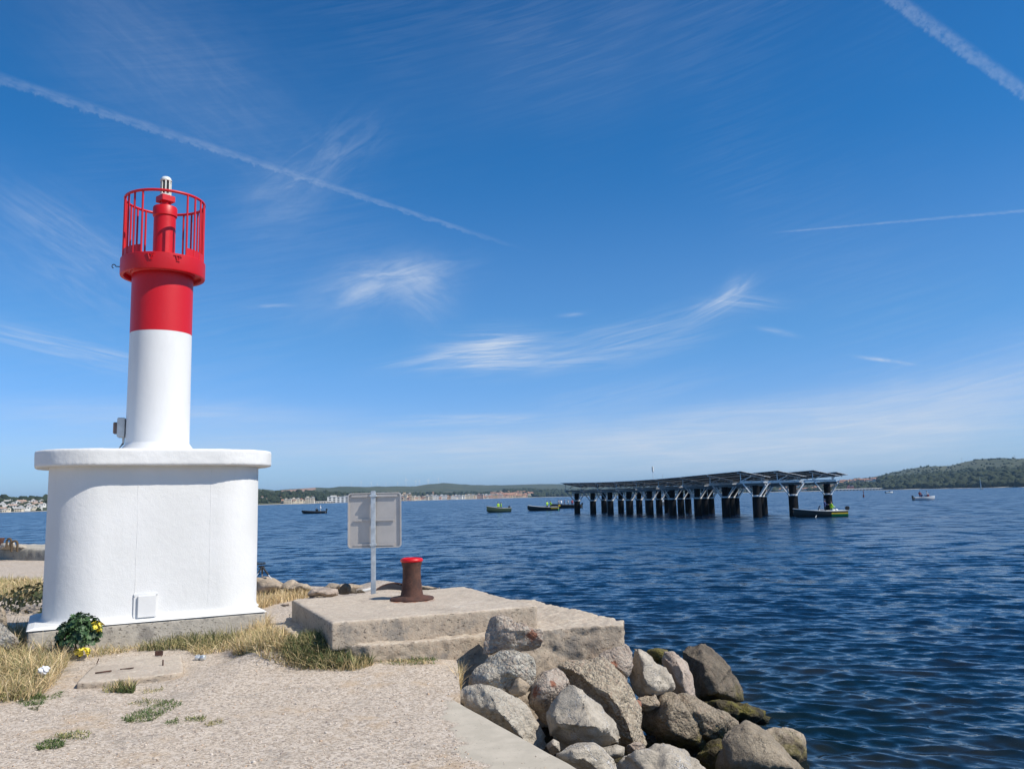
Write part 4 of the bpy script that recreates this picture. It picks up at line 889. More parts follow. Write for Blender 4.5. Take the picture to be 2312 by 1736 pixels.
grass('dry_grass', 'low bushy clump of dry and green grass at the foot of the low slab', [
    ([(560, 1490), (600, 1503), (680, 1512), (800, 1514), (842, 1503), (842, 1484), (800, 1478), (700, 1476), (600, 1470)], 3800, (.05, .18), STRAW+OLIVE, 1.0, .0034, .07),
    ([(640, 1502), (700, 1510), (800, 1510), (838, 1503), (836, 1482), (740, 1478), (640, 1482)], 5000, (.06, .20), OLIVE+DKGR+GREEN+DKGR, .8, .0036, .07),
    ([(556, 1486), (640, 1500), (650, 1476), (610, 1452), (540, 1450), (525, 1472)], 3400, (.10, .26), STRAW+STRAW+OLIVE, .7, .0034, .07),
    ([(840, 1504), (900, 1507), (950, 1505), (990, 1500), (960, 1497), (860, 1498)], 650, (.02, .07), STRAW+GREEN, 1.2, .003, .05)])
grass('green_weeds', 'short green weeds creeping over the gravel', [
    ([(275, 1622), (300, 1608), (345, 1596), (375, 1582), (415, 1590), (400, 1600), (370, 1612), (345, 1628), (285, 1632)], 1500, (.012, .045), GREEN, 1.1, .0042, 0),
    ([(290, 1592), (330, 1578), (420, 1586), (350, 1598)], 420, (.012, .04), GREEN+OLIVE, 1.1, .0042, 0),
    ([(370, 1630), (400, 1622), (405, 1634), (375, 1636)], 170, (.012, .04), GREEN, 1., .004, 0),
    ([(418, 1622), (465, 1618), (460, 1628), (420, 1628)], 190, (.012, .04), GREEN+OLIVE, 1., .004, 0), ([(462, 1634), (495, 1622), (506, 1630), (470, 1638)], 190, (.012, .04), OLIVE, 1., .004, 0),
    ([(120, 1665), (170, 1650), (208, 1655), (195, 1672), (140, 1672)], 420, (.015, .05), GREEN+OLIVE, 1., .0042, 0), ([(80, 1690), (110, 1672), (150, 1676), (140, 1690), (90, 1698)], 560, (.012, .05), GREEN, 1., .0042, 0),
    ([(35, 1592), (80, 1572), (110, 1578), (100, 1594), (60, 1600)], 620, (.015, .06), GREEN, 1., .0042, 0), ([(110, 1576), (140, 1566), (142, 1578), (115, 1584)], 170, (.012, .04), GREEN, 1., .004, 0),
    ([(60, 1604), (90, 1598), (85, 1608)], 90, (.012, .035), DKGR, 1., .004, 0), ([(905, 1508), (930, 1498), (975, 1498), (990, 1504), (950, 1510)], 420, (.02, .07), GREEN, 1., .004, 0),
    ([(310, 1560), (370, 1554), (365, 1566), (320, 1568)], 140, (.012, .04), OLIVE, 1., .004, 0), ([(505, 1512), (530, 1500), (560, 1492), (540, 1504)], 120, (.01, .03), OLIVE, 1., .004, 0)])
grass('grass_tuft', 'small spiky tuft of drying grass in front of the broken slab', [([(228, 1562), (260, 1558), (305, 1560), (300, 1566), (240, 1568)], 330, (.05, .17), STRAW+OLIVE+GREEN, .5, .0035, 0), ([(262, 1564), (306, 1562), (300, 1568), (265, 1569)], 220, (.04, .11), GREEN+DKGR, .6, .0035, 0)], thing=True, cat='grass tuft')
grass('grass_tuft', 'small weed growing out of the joint of the two slabs', [([(914, 1436), (944, 1433), (942, 1438), (918, 1440)], 150, (.04, .13), GREEN+STRAW, .8, .0032, .25)], thing=True, cat='grass tuft')
grass('grass_tuft', 'thin dry grass tuft in the cleft between quay edge and boulders', [([(1030, 1560), (1040, 1562), (1046, 1530), (1036, 1520)], 160, (.08, .30), STRAW, .5, .003, -.1)], thing=True, cat='grass tuft')
grass('dry_grass', 'straw coloured dry grass between the white base and the rocks behind', [
    ([(575, 1378), (600, 1370), (690, 1346), (700, 1340), (640, 1342), (575, 1352)], 1700, (.06, .24), STRAW, .5, .005, 0),
    ([(680, 1350), (760, 1342), (760, 1336), (690, 1340)], 420, (.05, .16), STRAW, .6, .005, 0)])
grass('dry_grass', 'patchy dry grass on the quay left of the base', [
    ([(-80, 1350), (95, 1350), (95, 1312), (-80, 1310)], 5200, (.05, .22), STRAW+OLIVE, .7, .006, 0)])

def leafcloud(name, c, rad, n, size, cols, squash=.8, parent=None, lobes=7, up=.4, mat='leaf', low=-.3):
    """lobed, slightly cupped leaves all round an uneven mound"""
    v, f, cl = [], [], []
    for _ in range(n):
        th, u = rng.uniform(0, 6.283), rng.uniform(low, 1.); r = (.45+.6*rng.random()**.5)*(1+.25*noise.noise((math.cos(th)*1.7, math.sin(th)*1.7, u*2+c[0])))
        s_ = math.sqrt(max(0, 1-u*u)); d = Vector((s_*math.cos(th), s_*math.sin(th), u)); q = Vector(c)+Vector((d.x*rad[0]*r, d.y*rad[1]*r, d.z*rad[2]*r))
        nn = (d+Vector((rng.normal(0, .35), rng.normal(0, .35), up+rng.normal(0, .3)))).normalized(); a = nn.orthogonal().normalized(); b = nn.cross(a); ro = rng.uniform(0, 6.283)
        L = size*rng.uniform(.6, 1.25); k = len(v); m = lobes*2; v.append(tuple(q-nn*L*.25))
        for i in range(m):
            g = ro+6.283*i/m*.92; rr = L*(1. if i % 2 == 0 else .62); v.append(tuple(q+a*rr*math.cos(g)+b*rr*math.sin(g)+nn*L*.12*math.sin(i*2.4)))
        f += [(k, k+1+i, k+2+i) for i in range(m-1)]; cl += [np.array(cols[rng.integers(len(cols))])*rng.uniform(.7, 1.25)]*(m+1)
    return npobj(name, v, f, M[mat], col=np.array(cl), parent=parent)
def plants():
    b = P(178, 1486, 0); s = empty('mallow_plant', tuple(b), 'dark green leafy mallow plant with a few yellow leaves in front of the base', 'plant')
    leafcloud('foliage', (0, 0, .235), (.23, .20, .235), 760, .037, [(.025, .065, .022), (.04, .09, .03), (.018, .05, .02), (.06, .115, .04)], parent=s)
    lf = leafcloud('yellow_leaves', (.215, -.06, .32), (.07, .06, .09), 22, .034, [(.62, .50, .03), (.55, .42, .02), (.7, .6, .08)], parent=s); lf['label'] = 'bright yellow withered leaves'
    lf = leafcloud('yellow_leaves', (.12, -.16, .09), (.09, .06, .05), 20, .036, [(.62, .50, .03), (.55, .42, .02), (.7, .6, .08)], parent=s); lf['label'] = 'bright yellow withered leaves low on the plant'
    mb = MB()
    for i in range(7):
        a = i*.9; mb.tube([(0, 0, -.02), (.05*math.cos(a), .05*math.sin(a), .12), (.13*math.cos(a), .13*math.sin(a), .30)], .006, 6)
    mb.build('stem', M['bark'], s, 60)
    b = P(20, 1400, 0); s = empty('shrub', tuple(P(25, 1402, 0)), 'dark low shrub in the shade behind the left end of the base', 'shrub')
    leafcloud('foliage', (0, 1.5, .14), (1.0, .9, .30), 900, .05, [(.05, .065, .025), (.08, .085, .035), (.13, .11, .05), (.04, .05, .02)], parent=s, lobes=4)
    mb = MB()
    for i in range(9):
        a = i*.7; mb.tube([(.1*math.cos(a), 1.5+.1*math.sin(a), 0), (.5*math.cos(a), 1.5+.4*math.sin(a), .26)], .008, 6)
    mb.build('branch', M['bark'], s, 60)
plants()
def litter():
    bm = bmesh.new(); bmesh.ops.create_icosphere(bm, subdivisions=3, radius=.045)
    for w in bm.verts: w.co *= 1+.5*noise.noise(w.co*40)+.25*noise.noise(w.co*90); w.co.z *= .8
    me = bpy.data.meshes.new('paper'); bm.to_mesh(me); bm.free(); me.materials.append(M['whitecloth'])
    o = link(bpy.data.objects.new('crumpled_paper', me)); q = P(100, 1512, .16); o.location = q; tag(o, 'crumpled white paper caught in the dry grass', 'litter')
    mb = MB(); mb.lathe([(.02, -.055), (.029, -.05), (.030, -.02), (.018, .0), (.029, .02), (.030, .05), (.022, .058)], 20, wob=lambda a, z: .25*noise.noise((math.cos(a)*1.5, math.sin(a)*1.5, z*30)))
    o = mb.build('crushed_can', M['galv'], None, 40); q = P(452, 1492, .0); o.location = (q[0], q[1], ground_z(q[0], q[1])+.026); o.rotation_euler = (math.pi/2, 0, 1.3); tag(o, 'crushed silver drink can on the gravel near the dry grass', 'litter')
litter()

# ------------------------------------------------------------------ far shore
def ratio(px):                        # world x / depth for a photo column at the horizon
    yh = 1121.6-(px-CX)*math.tan(ROLL); d = ray(px, yh); return d[0]/d[1]
def zat(px, py, D): return PY(px, py, D)[2]
ip = lambda tab, x: float(np.interp(x, [q[0] for q in tab], [q[1] for q in tab]))
SHORE = [(-700, 500), (-100, 600), (90, 720), (560, 1050), (760, 1350), (1000, 1900), (1270, 2200), (1500, 2200), (1700, 1800), (1900, 1450), (2312, 1050), (3000, 800)]
FORE = [(-700, 1140), (0, 1138), (90, 1136), (560, 1120), (700, 1116), (760, 1119), (900, 1118.5), (1100, 1116), (1140, 1111), (1200, 1109.5), (1260, 1112), (1320, 1112), (1500, 1110), (1700, 1102), (1800, 1098), (1905, 1090), (2000, 1084), (2100, 1082), (2312, 1076), (3000, 1065)]
RIDGE = [(-700, 1130), (0, 1131), (90, 1129), (300, 1118), (560, 1102), (584, 1104.5), (620, 1108.5), (650, 1105), (680, 1103), (712, 1100.5), (740, 1102), (790, 1098), (830, 1099.5), (861, 1099), (905, 1098), (940, 1097.5), (971, 1092.8), (1003, 1091), (1028, 1092.6), (1066, 1095), (1098, 1096), (1161, 1094.8), (1218, 1092.6), (1290, 1093.5), (1400, 1097), (1600, 1101), (1800, 1099), (1860, 1091), (1909, 1086), (1968, 1080), (2017, 1067), (2056, 1058.6), (2097, 1052.7), (2144, 1053.7), (2173, 1046), (2212, 1037.5), (2274, 1033.6), (2312, 1036), (2450, 1030), (3000, 1040)]
sstep = lambda t: t*t*(3-2*t)
def land_z(px, D):
    Ds = ip(SHORE, px); Df, Dr = Ds*1.22, Ds*2.0; zf, zr = zat(px, ip(FORE, px), Df), zat(px, ip(RIDGE, px), Dr)
    if D < Ds: return -2.6
    if D < Df:
        t = (D-Ds)/(Df-Ds); return -1.1+(zf+1.1)*(.12*t+.88*sstep(t)) if t > .02 else -1.3+t*10
    t = (D-Df)/(Dr-Df)
    if t <= 1: return zf+(zr-zf)*(.35*t+.65*sstep(t))
    return zr*(1-min(1, (t-1)/.6))-3*min(1, (t-1)/.6)
QUARRY = [(620, 1111), (640, 1107), (680, 1103.5), (712, 1101), (711, 1106), (690, 1110), (672, 1107.5), (655, 1113), (630, 1115), (612, 1117), (600, 1118.5), (603, 1117)]
def hill_mat():
    m, t, b = newmat('wooded_hills'); p = geo_pos(t)
    q = t.n('ShaderNodeAttribute', dict(attribute_name='quarry')).outputs['Fac']; s = t.n('ShaderNodeAttribute', dict(attribute_name='beach')).outputs['Fac']
    n1 = t.noise(p, .006, 6, .65).outputs[0]; n2 = t.noise(p, .045, 5, .7).outputs[0]
    c = t.mix(t.ramp(n1, .35, .65), (.038, .055, .022), (.085, .090, .040)); c = t.mix(t.ramp(n2, .48, .68), c, (.022, .036, .016))
    c = t.mix(t.m('MULTIPLY', t.ramp(t.noise(p, .011, 6, .7).outputs[0], .58, .7), .55), c, (.21, .17, .11))
    rock = t.mix(t.ramp(t.noise(p, .03, 5, .7).outputs[0], .4, .62), (.36, .22, .155), (.27, .19, .14))
    c = t.mix(t.ramp(t.m('ADD', q, t.m('MULTIPLY', t.m('SUBTRACT', n2, .5), .5)), .4, .6), c, rock); c = t.mix(s, c, (.42, .38, .31))
    setin(t, b, 'Base Color', c); setin(t, b, 'Roughness', 1.); return m
def land():
    pxs = np.arange(-500, 2800, 5.); ts = np.concatenate([[-.05, 0, .006, .012], np.linspace(.03, 1., 60), [1.06, 1.15, 1.3, 1.5, 1.7]]); v, q, bch = [], [], []
    for px in pxs:
        Ds = ip(SHORE, px); r = ratio(px)
        for t in ts:
            D = Ds*(1+t); x, y = r*D, D; z = land_z(px, D)
            if t > .05: z += (1.5+4*min(1, t))*noise.fractal((x*.006, y*.006, 1.), 1., 2., 5)*min(1, t*2)*(1 if t < .9 else .35)
            v.append((x, y, z))
            py = None
            if 590 < px < 720 and .22 < t < 1.1:
                zz = np.array((x, y, z))-EYE; ppy = 1121.6-(px-CX)*math.tan(ROLL)-F*zz[2]/D; q.append(1. if inpoly(px, ppy, QUARRY) else 0.)
            else: q.append(0.)
            bch.append(1. if t < .013 else 0.)
    n = len(ts); f = [(i*n+j, (i+1)*n+j, (i+1)*n+j+1, i*n+j+1) for i in range(len(pxs)-1) for j in range(n-1)]
    me = np_mesh('hills', v, f, hill_mat(), smooth=True)
    for nm, a in (('quarry', q), ('beach', bch)):
        at = me.attributes.new(nm, 'FLOAT', 'POINT'); at.data.foreach_set('value', np.array(a, np.float32))
    tag(link(bpy.data.objects.new('hills', me)), 'hazy wooded hills along the far shore with a pale quarry scar', 'hills', kind='structure')
land()
def wood_mat():
    m, t, b = newmat('tree_crowns'); p = geo_pos(t)
    c = t.mix(t.ramp(t.noise(p, .05, 3).outputs[0], .35, .65), (.016, .030, .013), (.040, .052, .022)); c = t.mix(t.ramp(t.noise(p, .4, 4).outputs[0], .45, .7), c, (.012, .022, .010))
    setin(t, b, 'Base Color', c); setin(t, b, 'Roughness', 1.); return m
def woods():
    bm = bmesh.new(); bmesh.ops.create_icosphere(bm, subdivisions=2, radius=1)
    bv = np.array([w.co for w in bm.verts]); bf = np.array([[w.index for w in q.verts] for q in bm.faces]); bm.free(); V, Fc = [], []
    def put(px, t, s):
        D = ip(SHORE, px)*(1+t); z = land_z(px, D); k = bv*(1+.32*rng.normal(size=(len(bv), 1)).clip(-1.5, 1.5))*np.array([s*rng.uniform(.8, 1.3), s, s*rng.uniform(.7, 1.1)])
        Fc.append(bf+len(V)*len(bv)); V.append(k+[ratio(px)*D, D, z+s*.55])
    for (a, b_, n, t0, t1, s0, s1) in [(-120, 100, 90, .02, .2, 1.5, 3.), (-120, 110, 130, .2, .32, 3.5, 5), (540, 770, 240, .05, .2, 2.2, 4.2), (540, 1130, 300, .12, .34, 3, 5.5), (700, 1130, 110, .08, .2, 3, 5), (1140, 1340, 380, .12, .26, 4, 7), (1205, 1360, 260, .02, .14, 4, 7), (1340, 1800, 260, .03, .25, 4, 8),
                                 (1800, 1990, 130, .02, .13, 2.5, 4.5), (1800, 1990, 60, .28, .4, 3, 5), (1985, 2360, 1150, .015, .22, 3.5, 6.5), (2090, 2360, 260, .2, .5, 3, 6), (1900, 2360, 420, .3, .95, 1.2, 2.6), (2360, 2700, 250, .02, .25, 4, 7)]:
        for _ in range(n): put(rng.uniform(a, b_), rng.uniform(t0, t1), rng.uniform(s0, s1))
    o = npobj('woods', np.concatenate(V), np.concatenate(Fc), wood_mat(), smooth=False); tag(o, 'dark trees massed along the far shore and lower slopes', 'woods', kind='stuff')
woods()

WALLS = [simple('wall_'+n, c, .9, 0, .08, .3) for n, c in (('white', (.74, .72, .67)), ('cream', (.68, .60, .46)), ('ochre', (.60, .44, .28)), ('pink', (.60, .40, .30)), ('grey', (.50, .50, .50)))]
ROOF = simple('roof_tile', (.36, .19, .125), .9, 0, .2, .5); ROOFP = simple('roof_pale_tile', (.42, .30, .23), .9); ROOFG = simple('roof_grey', (.44, .43, .41), .8); PANE = simple('dark_pane', (.03, .035, .04), .2); PINKW = simple('wall_rose', (.50, .17, .16), .9)
def house_mesh(kind):
    """unit house about 10 m wide, wall material first"""
    mb = MB()
    if kind == 'gable':
        w, d, h = 5., 4., 5.; mb.box((0, 0, h/2), (2*w, 2*d, h))
        mb.add([(-w-.4, -d-.5, h-.25), (w+.4, -d-.5, h-.25), (w+.4, 0, h+1.9), (-w-.4, 0, h+1.9), (-w-.4, d+.5, h-.25), (w+.4, d+.5, h-.25)], [(0, 1, 2, 3), (3, 2, 5, 4), (0, 3, 4), (1, 5, 2), (0, 4, 5, 1)], 1)
        for x in (-3, 0, 3):
            for z in (1.2, 3.4): mb.box((x, -d-.03, z+.3), (1., .16, 1.3), mi=2)
        mb.box((2.2, 1.2, h+1.8), (.9, .9, 1.6))
    elif kind == 'hip':
        w, d, h = 5.5, 4.5, 3.6; mb.box((0, 0, h/2), (2*w, 2*d, h)); mb.box((4.2, -2.2, 3.), (5., 5., 6.))
        mb.add([(-w-.4, -d-.4, h), (w+.4, -d-.4, h), (w+.4, d+.4, h), (-w-.4, d+.4, h), (-2, 0, h+1.8), (2, 0, h+1.8)], [(0, 1, 5, 4), (2, 3, 4, 5), (1, 2, 5), (3, 0, 4), (0, 3, 2, 1)], 1)
        mb.add([(1.3, -5.1, 6), (7.1, -5.1, 6), (7.1, .7, 6), (1.3, .7, 6), (4.2, -2.2, 7.7)], [(0, 1, 4), (1, 2, 4), (2, 3, 4), (3, 0, 4), (0, 3, 2, 1)], 1)
        for x in (-3.5, -.8): mb.box((x, -d-.03, 1.8), (1.3, .16, 1.4), mi=2)
        mb.box((4.2, -4.73, 4.3), (1.4, .16, 1.3), mi=2)
    elif kind == 'block':
        w, d, h = 7., 5., 9.; mb.box((0, 0, h/2), (2*w, 2*d, h)); mb.box((0, 0, h+.25), (2*w+.6, 2*d+.6, .5), mi=1); mb.box((-3, 1, h+1.2), (4, 3, 1.6)); mb.box((5, 0, h+1.), (3, 6, 1.2), mi=1)
        for x in (-5.2, -2.6, 0, 2.6, 5.2):
            for z in (1.6, 4.4, 7.2): mb.box((x, -d-.03, z), (1.3, .16, 1.5), mi=2)
    else:   # shed
        w, d, h = 8., 5., 3.2; mb.box((0, 0, h/2), (2*w, 2*d, h)); mb.add([(-w-.3, -d-.3, h), (w+.3, -d-.3, h), (w+.3, d+.3, h+1.3), (-w-.3, d+.3, h+1.3), (-w-.3, d+.3, h), (w+.3, d+.3, h)], [(0, 1, 2, 3), (4, 3, 2, 5), (0, 3, 4), (1, 5, 2), (0, 4, 5, 1)], 1)
        for x in (-5, 0, 5): mb.box((x, -d-.03, 1.3), (2.6, .16, 2.2), mi=2)
    return mb
HM = {}
def house(px, t, kind, wall, label, group, s=1., rz=None, roof=None, cat='house', name='house', sx=1., sz=1.):
    roof = roof or (ROOFG if kind in ('block', 'shed') else ROOF); key = (kind, wall.name, roof.name)
    if key not in HM: HM[key] = house_mesh(kind).mesh('house', [wall, roof, PANE])
    D = ip(SHORE, px)*(1+t); o = link(bpy.data.objects.new(name, HM[key])); o.location = (ratio(px)*D, D, land_z(px, D)-.3)
    o.rotation_euler.z = -math.atan(ratio(px))+(rz if rz is not None else rng.uniform(-.5, .5)); o.scale = (s*sx, s, s*sz); return tag(o, label, cat, group)
def town():
    W, C, O, K, Gy = WALLS; pick = lambda *a: a[rng.integers(len(a))]
    nm = {id(W): 'white', id(C): 'cream', id(O): 'ochre', id(K): 'pinkish', id(Gy): 'grey'}
    for px in np.linspace(-40, 92, 34):
        w = pick(W, W, W, C); t = rng.uniform(.015, .21); house(px+rng.uniform(-3, 3), t, pick('gable', 'hip', 'hip'), w, f"{nm[id(w)]} house in the pale town on the far shore left of the base", 'houses on the left shore', rng.uniform(.5, .75), roof=pick(ROOFG, ROOFG, ROOFP))
    for px in (642, 648, 655, 661, 668, 674, 680, 690, 698, 706):
        w = pick(W, C, C); house(px+rng.uniform(-2, 2), rng.uniform(.012, .05), pick('block', 'hip', 'gable'), w, f"{nm[id(w)]} villa among trees on the shore behind the dark inflatable boat", 'villas left of the sign', rng.uniform(.7, 1.), rz=rng.uniform(-.2, .2))
    for px in (722, 728, 735, 744): house(px, .015, 'shed', C, 'low cream shed on the shore left of the sign', 'sheds left of the sign', .7, rz=0)
    for px in (588, 597, 612, 625, 630, 665, 700, 760):
        house(px, rng.uniform(.05, .16), 'hip', W, 'small white house scattered among the trees below the quarry', 'houses below the quarry', .6)
    house(764, .012, 'block', W, 'large white waterfront building half behind the sign', None, 1.15, rz=0, cat='building', name='building', sx=2.2, sz=.95)
    house(918, .015, 'block', O, 'tall ochre apartment building just right of the sign', None, 1.35, rz=0, cat='building', name='building', sz=1.15)
    for px in np.arange(905, 1132, 4.6):
        w = pick(W, C, O, W, C, K); house(px+rng.uniform(-1.5, 1.5), rng.uniform(.006, .02), pick('block', 'block', 'gable', 'hip'), w, f"{nm[id(w)]} building in the waterfront row between sign and hill village", 'waterfront row of the town', rng.uniform(.85, 1.15), rz=rng.uniform(-.2, .2), name='building', cat='building')
    for px in np.arange(908, 1132, 7.):
        w = pick(W, C, O); house(px, rng.uniform(.03, .07), pick('gable', 'hip'), w, f"{nm[id(w)]} tiled house behind the waterfront row of the town", 'second row of the town', rng.uniform(.9, 1.15))
    for px in list(np.arange(1108, 1200, 3.2))+[1112, 1128, 1141, 1150, 1159, 1171, 1183]:
        w = pick(C, O, K, O); tt = rng.uniform(.01, .15); house(px, tt, pick('gable', 'hip'), w, f"{nm[id(w)]} terracotta roofed house of the hill village behind the boats", 'houses of the hill village', rng.uniform(1., 1.45))
    D = ip(SHORE, 978)*1.05; z = land_z(978, D); mb = MB(); mb.box((0, 0, 7), (3.4, 3.4, 15)); mb.box((0, 0, 14.8), (3.9, 3.9, .5)); mb.box((0, -1.75, 11.8), (1.2, .12, 2.4), mi=2); mb.add([(-1.9, -1.9, 15), (1.9, -1.9, 15), (1.9, 1.9, 15), (-1.9, 1.9, 15), (0, 0, 19)], [(0, 1, 4), (1, 2, 4), (2, 3, 4), (3, 0, 4), (3, 2, 1, 0)], 1)
    o = mb.build('church_tower', [O, ROOF, PANE]); o.location = (ratio(978)*D, D, z-.5); tag(o, 'slim church tower above the waterfront row right of the sign', 'tower')
    for px in np.arange(1660, 1905, 7.):
        w = pick(W, C, K); house(px+rng.uniform(-2, 2), rng.uniform(.02, .2), pick('gable', 'hip'), w, f"{nm[id(w)]} tiled house on the slope seen under the solar platform", 'houses behind the platform', rng.uniform(.7, 1.))
    for px in np.arange(1900, 2014, 3.6):
        w = pick(K, O, C, W); house(px+rng.uniform(-2, 2), rng.uniform(.17, .27), pick('gable', 'hip'), w, f"{nm[id(w)]} terracotta roofed house on the slope right of the platform", 'houses on the right slope', rng.uniform(.8, 1.1))
    for px in np.arange(1888, 1990, 7.5): house(px, .012, 'shed', W, 'long white shed at the waterline right of the platform', 'white waterfront sheds', .75, rz=0, name='shed', cat='shed')
    house(1920, .03, 'block', PINKW, 'rose pink building among the white sheds at the waterline', None, .75, rz=.2, name='building', cat='building')
    for px, t in ((2025, .2), (2040, .21), (2062, .19), (2072, .215), (2100, .2), (2106, .205), (2135, .2), (2140, .205), (2162, .21), (2228, .22), (2236, .215)):
        house(px, t, 'hip', pick(C, O), 'lone tan house on the wooded hillside at far right', 'houses on the wooded right hill', .8)
town()

def turbines():
    spots = [(793, 1090.5, 20), (815, 1088.5, 22), (838, 1090, 20), (852, 1092, 18), (871, 1092, 20), (898, 1090, 20), (917, 1083, 27), (939, 1086, 25), (947, 1086, 27), (966, 1085, 22), (968, 1083, 24), (990, 1081, 26)]
    proto = None
    for i, (px, py, h) in enumerate(spots):
        D = ip(SHORE, px)*1.97; z = land_z(px, D); hub = zat(px, py, D)-z
        if proto is None:
            t = empty('wind_turbine', (0, 0, 0), None, 'wind turbine'); mb = MB(); mb.cyl((0, 0, -2), (0, 0, 20), .55, .34, 10); mb.build('tower', M['turbine'], t, 40); mb = MB(); mb.box((0, .4, 20.2), (1.1, 2.6, 1.1), bev=.15); mb.build('nacelle', M['turbine'], t)
            ro = bpy.data.objects.new('rotor', None); link(ro, t); ro.location = (0, -1.2, 20.2)
            for k in range(3):
                a = R(90+120*k); c, s_ = math.cos(a), math.sin(a); mb = MB(); pts = [(0, -.35), (2, -.6), (11.5, -.12), (11.5, .12), (2, .35), (0, .35)]
                mb.add([(r*c-w*s_, yy, r*s_+w*c) for yy in (-.09, .09) for r, w in pts], [(5, 4, 3, 2, 1, 0), (6, 7, 8, 9, 10, 11)]+[(j, (j+1) % 6, 6+(j+1) % 6, 6+j) for j in range(6)]); mb.build('blade', M['turbine'], ro)
            proto = t; o = t
        else:
            o = proto.copy(); link(o)
            for ch in proto.children:
                c_ = ch.copy(); link(c_, o)
                for g in ch.children: link(g.copy(), c_)
        o.location = (ratio(px)*D, D, z); sc_ = max(.45, hub/20.2); o.scale = (sc_,)*3; o.rotation_euler.z = .5
        for c_ in o.children:
            if c_.name.startswith('rotor'): c_.rotation_euler.y = rng.uniform(0, 2)
        tag(o, 'tiny white wind turbine on the ridge above the town', 'wind turbine', 'wind turbines on the ridge')
    for px, py, lb, g in ((2177, 1033.5, 'lattice pylon on the shoulder of the right hill, left of the mast', 0), (2191, 1030, 'thin mast on the shoulder of the right hill', 1), (2297, 1027.5, 'lattice pylon on the crest of the right hill near the picture edge', 0), (2144, 1048, 'small pylon in the dip of the right hill crest', 0)):
        D = ip(SHORE, px)*1.98; z = land_z(px, D)-.5; h = zat(px, py, D)-z; mb = MB(); b = h*.12
        if g == 0:
            for sx in (-1, 1):
                for sy in (-1, 1): mb.bar((sx*b, sy*b, 0), (sx*b*.25, sy*b*.25, h), .16)
            for k in range(5): mb.bar((-b*(1-.15*k), -b*(1-.15*k), h*k*.18), (b*(1-.15*(k+1)), -b*(1-.15*(k+1)), h*(k+1)*.18), .1)
            mb.bar((-h*.26, 0, h*.97), (h*.26, 0, h*.97), .16); mb.bar((-h*.2, 0, h*.72), (h*.2, 0, h*.72), .16)
        else:
            mb.cyl((0, 0, 0), (0, 0, h), .22, .12, 8)
            for k in range(3): mb.bar((-.8, 0, h*(.7+.1*k)), (.8, 0, h*(.7+.1*k)), .15)
        o = mb.build('pylon' if g == 0 else 'mast', M['galv']); o.location = (ratio(px)*D, D, z); tag(o, lb, 'pylon' if g == 0 else 'mast')
turbines()

